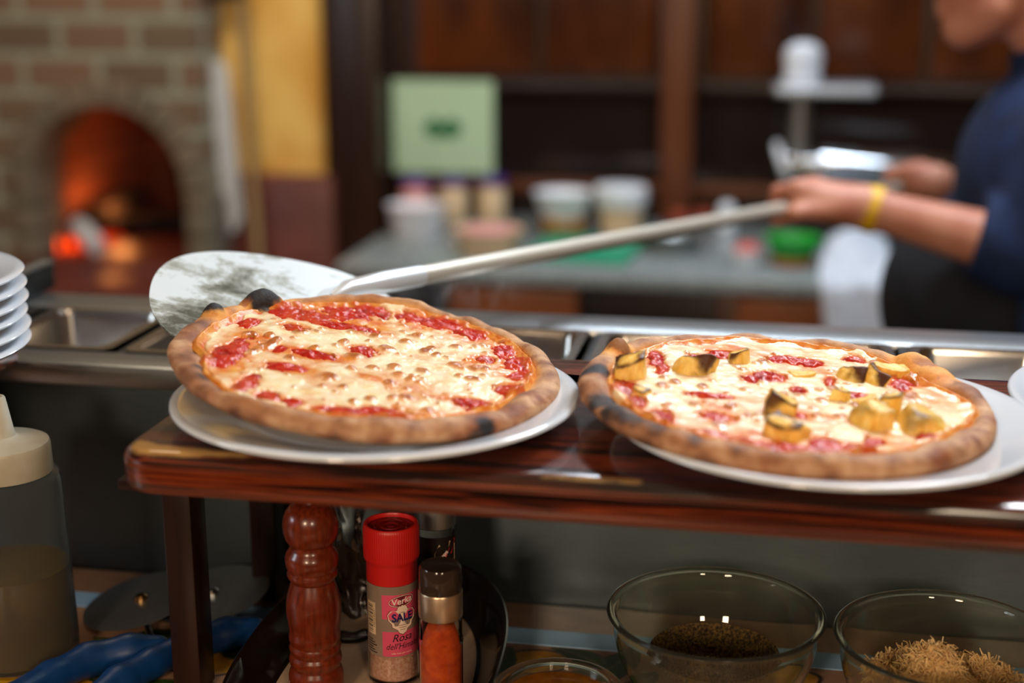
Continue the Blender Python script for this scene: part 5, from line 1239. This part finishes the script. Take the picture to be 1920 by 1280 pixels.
# ---- steam over the left pizza ------------------------------------------------------
sm = bpy.data.materials.new('steam'); sm.use_nodes = True; nt = sm.node_tree; nt.nodes.remove(nt.nodes['Principled BSDF'])
vs = nd(nt, 'ShaderNodeVolumeScatter'); vs.inputs['Color'].default_value = (1, .97, .93, 1); vs.inputs['Anisotropy'].default_value = .2
tc = nd(nt, 'ShaderNodeTexCoord'); mpp = nd(nt, 'ShaderNodeMapping'); mpp.inputs['Scale'].default_value = (1, 1, .6)
nz = nd(nt, 'ShaderNodeTexNoise', Scale=26, Detail=5, Roughness=.55, Distortion=1.6)
nt.links.new(tc.outputs['Object'], mpp.inputs['Vector']); nt.links.new(mpp.outputs['Vector'], nz.inputs['Vector'])
mr_ = nd(nt, 'ShaderNodeMapRange'); mr_.inputs['From Min'].default_value = .52; mr_.inputs['From Max'].default_value = .80; mr_.inputs['To Max'].default_value = 22
nt.links.new(nz.outputs['Fac'], mr_.inputs['Value'])
ln_ = nd(nt, 'ShaderNodeVectorMath', operation='LENGTH'); sc_ = nd(nt, 'ShaderNodeVectorMath', operation='MULTIPLY'); sc_.inputs[1].default_value = (1 / .10, 1 / .05, 1 / .045)
nt.links.new(tc.outputs['Object'], sc_.inputs[0]); nt.links.new(sc_.outputs[0], ln_.inputs[0])
fa = nd(nt, 'ShaderNodeMapRange'); fa.inputs['From Min'].default_value = 1.0; fa.inputs['From Max'].default_value = .3
nt.links.new(ln_.outputs['Value'], fa.inputs['Value'])
mt = nd(nt, 'ShaderNodeMath', operation='MULTIPLY'); nt.links.new(mr_.outputs[0], mt.inputs[0]); nt.links.new(fa.outputs[0], mt.inputs[1])
nt.links.new(mt.outputs[0], vs.inputs['Density']); nt.links.new(vs.outputs[0], nt.nodes['Material Output'].inputs['Volume'])
o = MB().lathe([(0, -.045), (.05, -.038), (.09, -.018), (.1, 0), (.09, .018), (.05, .038), (0, .045)], 32).build('steam', sm); o.scale = (1, .5, 1); o.location = (-.285, 1.195, 1.290)
tag(o, 'thin wisps of steam rising behind the left pizza', 'steam', kind='stuff')

# ------------------------------------------------------------------ light
def area(name, loc, target, sx, sy, power, col):
    d = bpy.data.lights.new(name, 'AREA'); d.shape = 'RECTANGLE'; d.size = sx; d.size_y = sy; d.energy = power; d.color = col
    o = bpy.data.objects.new(name, d); COL.objects.link(o); o.location = loc
    o.rotation_euler = (Vector(target) - Vector(loc)).to_track_quat('-Z', 'Y').to_euler(); return o
area('counter_lamp', (.42, 1.85, 2.45), (-.1, 1.0, 1.2), .5, .3, 21, (.93, .96, 1.0))
area('front_counter_fill', (.25, .15, 2.45), (0, .8, 1.0), .3, .3, 4, (1, .78, .56))  # unseen warm fill, added to brighten the counter ahead of the shelf
area('kitchen_tube', (.3, 2.60, 2.6), (.2, 2.5, 1.0), 2.2, .12, 34, (.76, .88, 1.0))
area('side_cool_fill', (-2.3, .2, 1.75), (-.75, 1.1, 1.08), .5, .5, 9, (.74, .88, 1.0))  # no window here: cool fill added for the steel panel and bottle
area('dining_lamp', (-.55, -1.5, 1.98), (-.2, 1.0, 1.05), .34, .34, 25, (1, .74, .50))
area('dining_lamp_small', (.75, -1.3, 1.95), (0, 1.0, 1.05), .25, .25, 13, (1, .76, .52))
area('oven_side_lamp', (-1.2, 2.3, 2.6), (-1.4, 3.4, 1.1), .4, .4, 15, (1, .84, .62))
d = bpy.data.lights.new('oven_fire_light', 'POINT'); d.energy = 1.8; d.color = (1, .32, .08); d.shadow_soft_size = .04
o = bpy.data.objects.new('oven_fire_light', d); COL.objects.link(o); o.location = (-1.90, 3.84, .885)
w = bpy.data.worlds.new('room_air'); w.use_nodes = True; SC.world = w
w.node_tree.nodes['Background'].inputs[0].default_value = (1, .8, .6, 1); w.node_tree.nodes['Background'].inputs[1].default_value = .02

# ------------------------------------------------------------------ camera
cam = bpy.data.cameras.new('camera'); co = bpy.data.objects.new('camera', cam); COL.objects.link(co)
co.location = (0, 0, 1.55); co.rotation_euler = (math.radians(90 - 14.6), 0, math.radians(10.4))
cam.sensor_width = 36; cam.lens = 2653 / 1920 * 36; cam.clip_start = .02; cam.clip_end = 30
cam.dof.use_dof = True; cam.dof.focus_distance = 1.12; cam.dof.aperture_fstop = 2.1
SC.camera = co
SC.view_settings.view_transform = 'Standard'; SC.view_settings.look = 'None'; SC.view_settings.gamma = 1; SC.view_settings.use_curve_mapping = False
SC.view_settings.exposure = 0.0
SC.cycles.max_bounces = 16; SC.cycles.transmission_bounces = 16; SC.cycles.sample_clamp_indirect = 6
SC.cycles.use_denoising = True
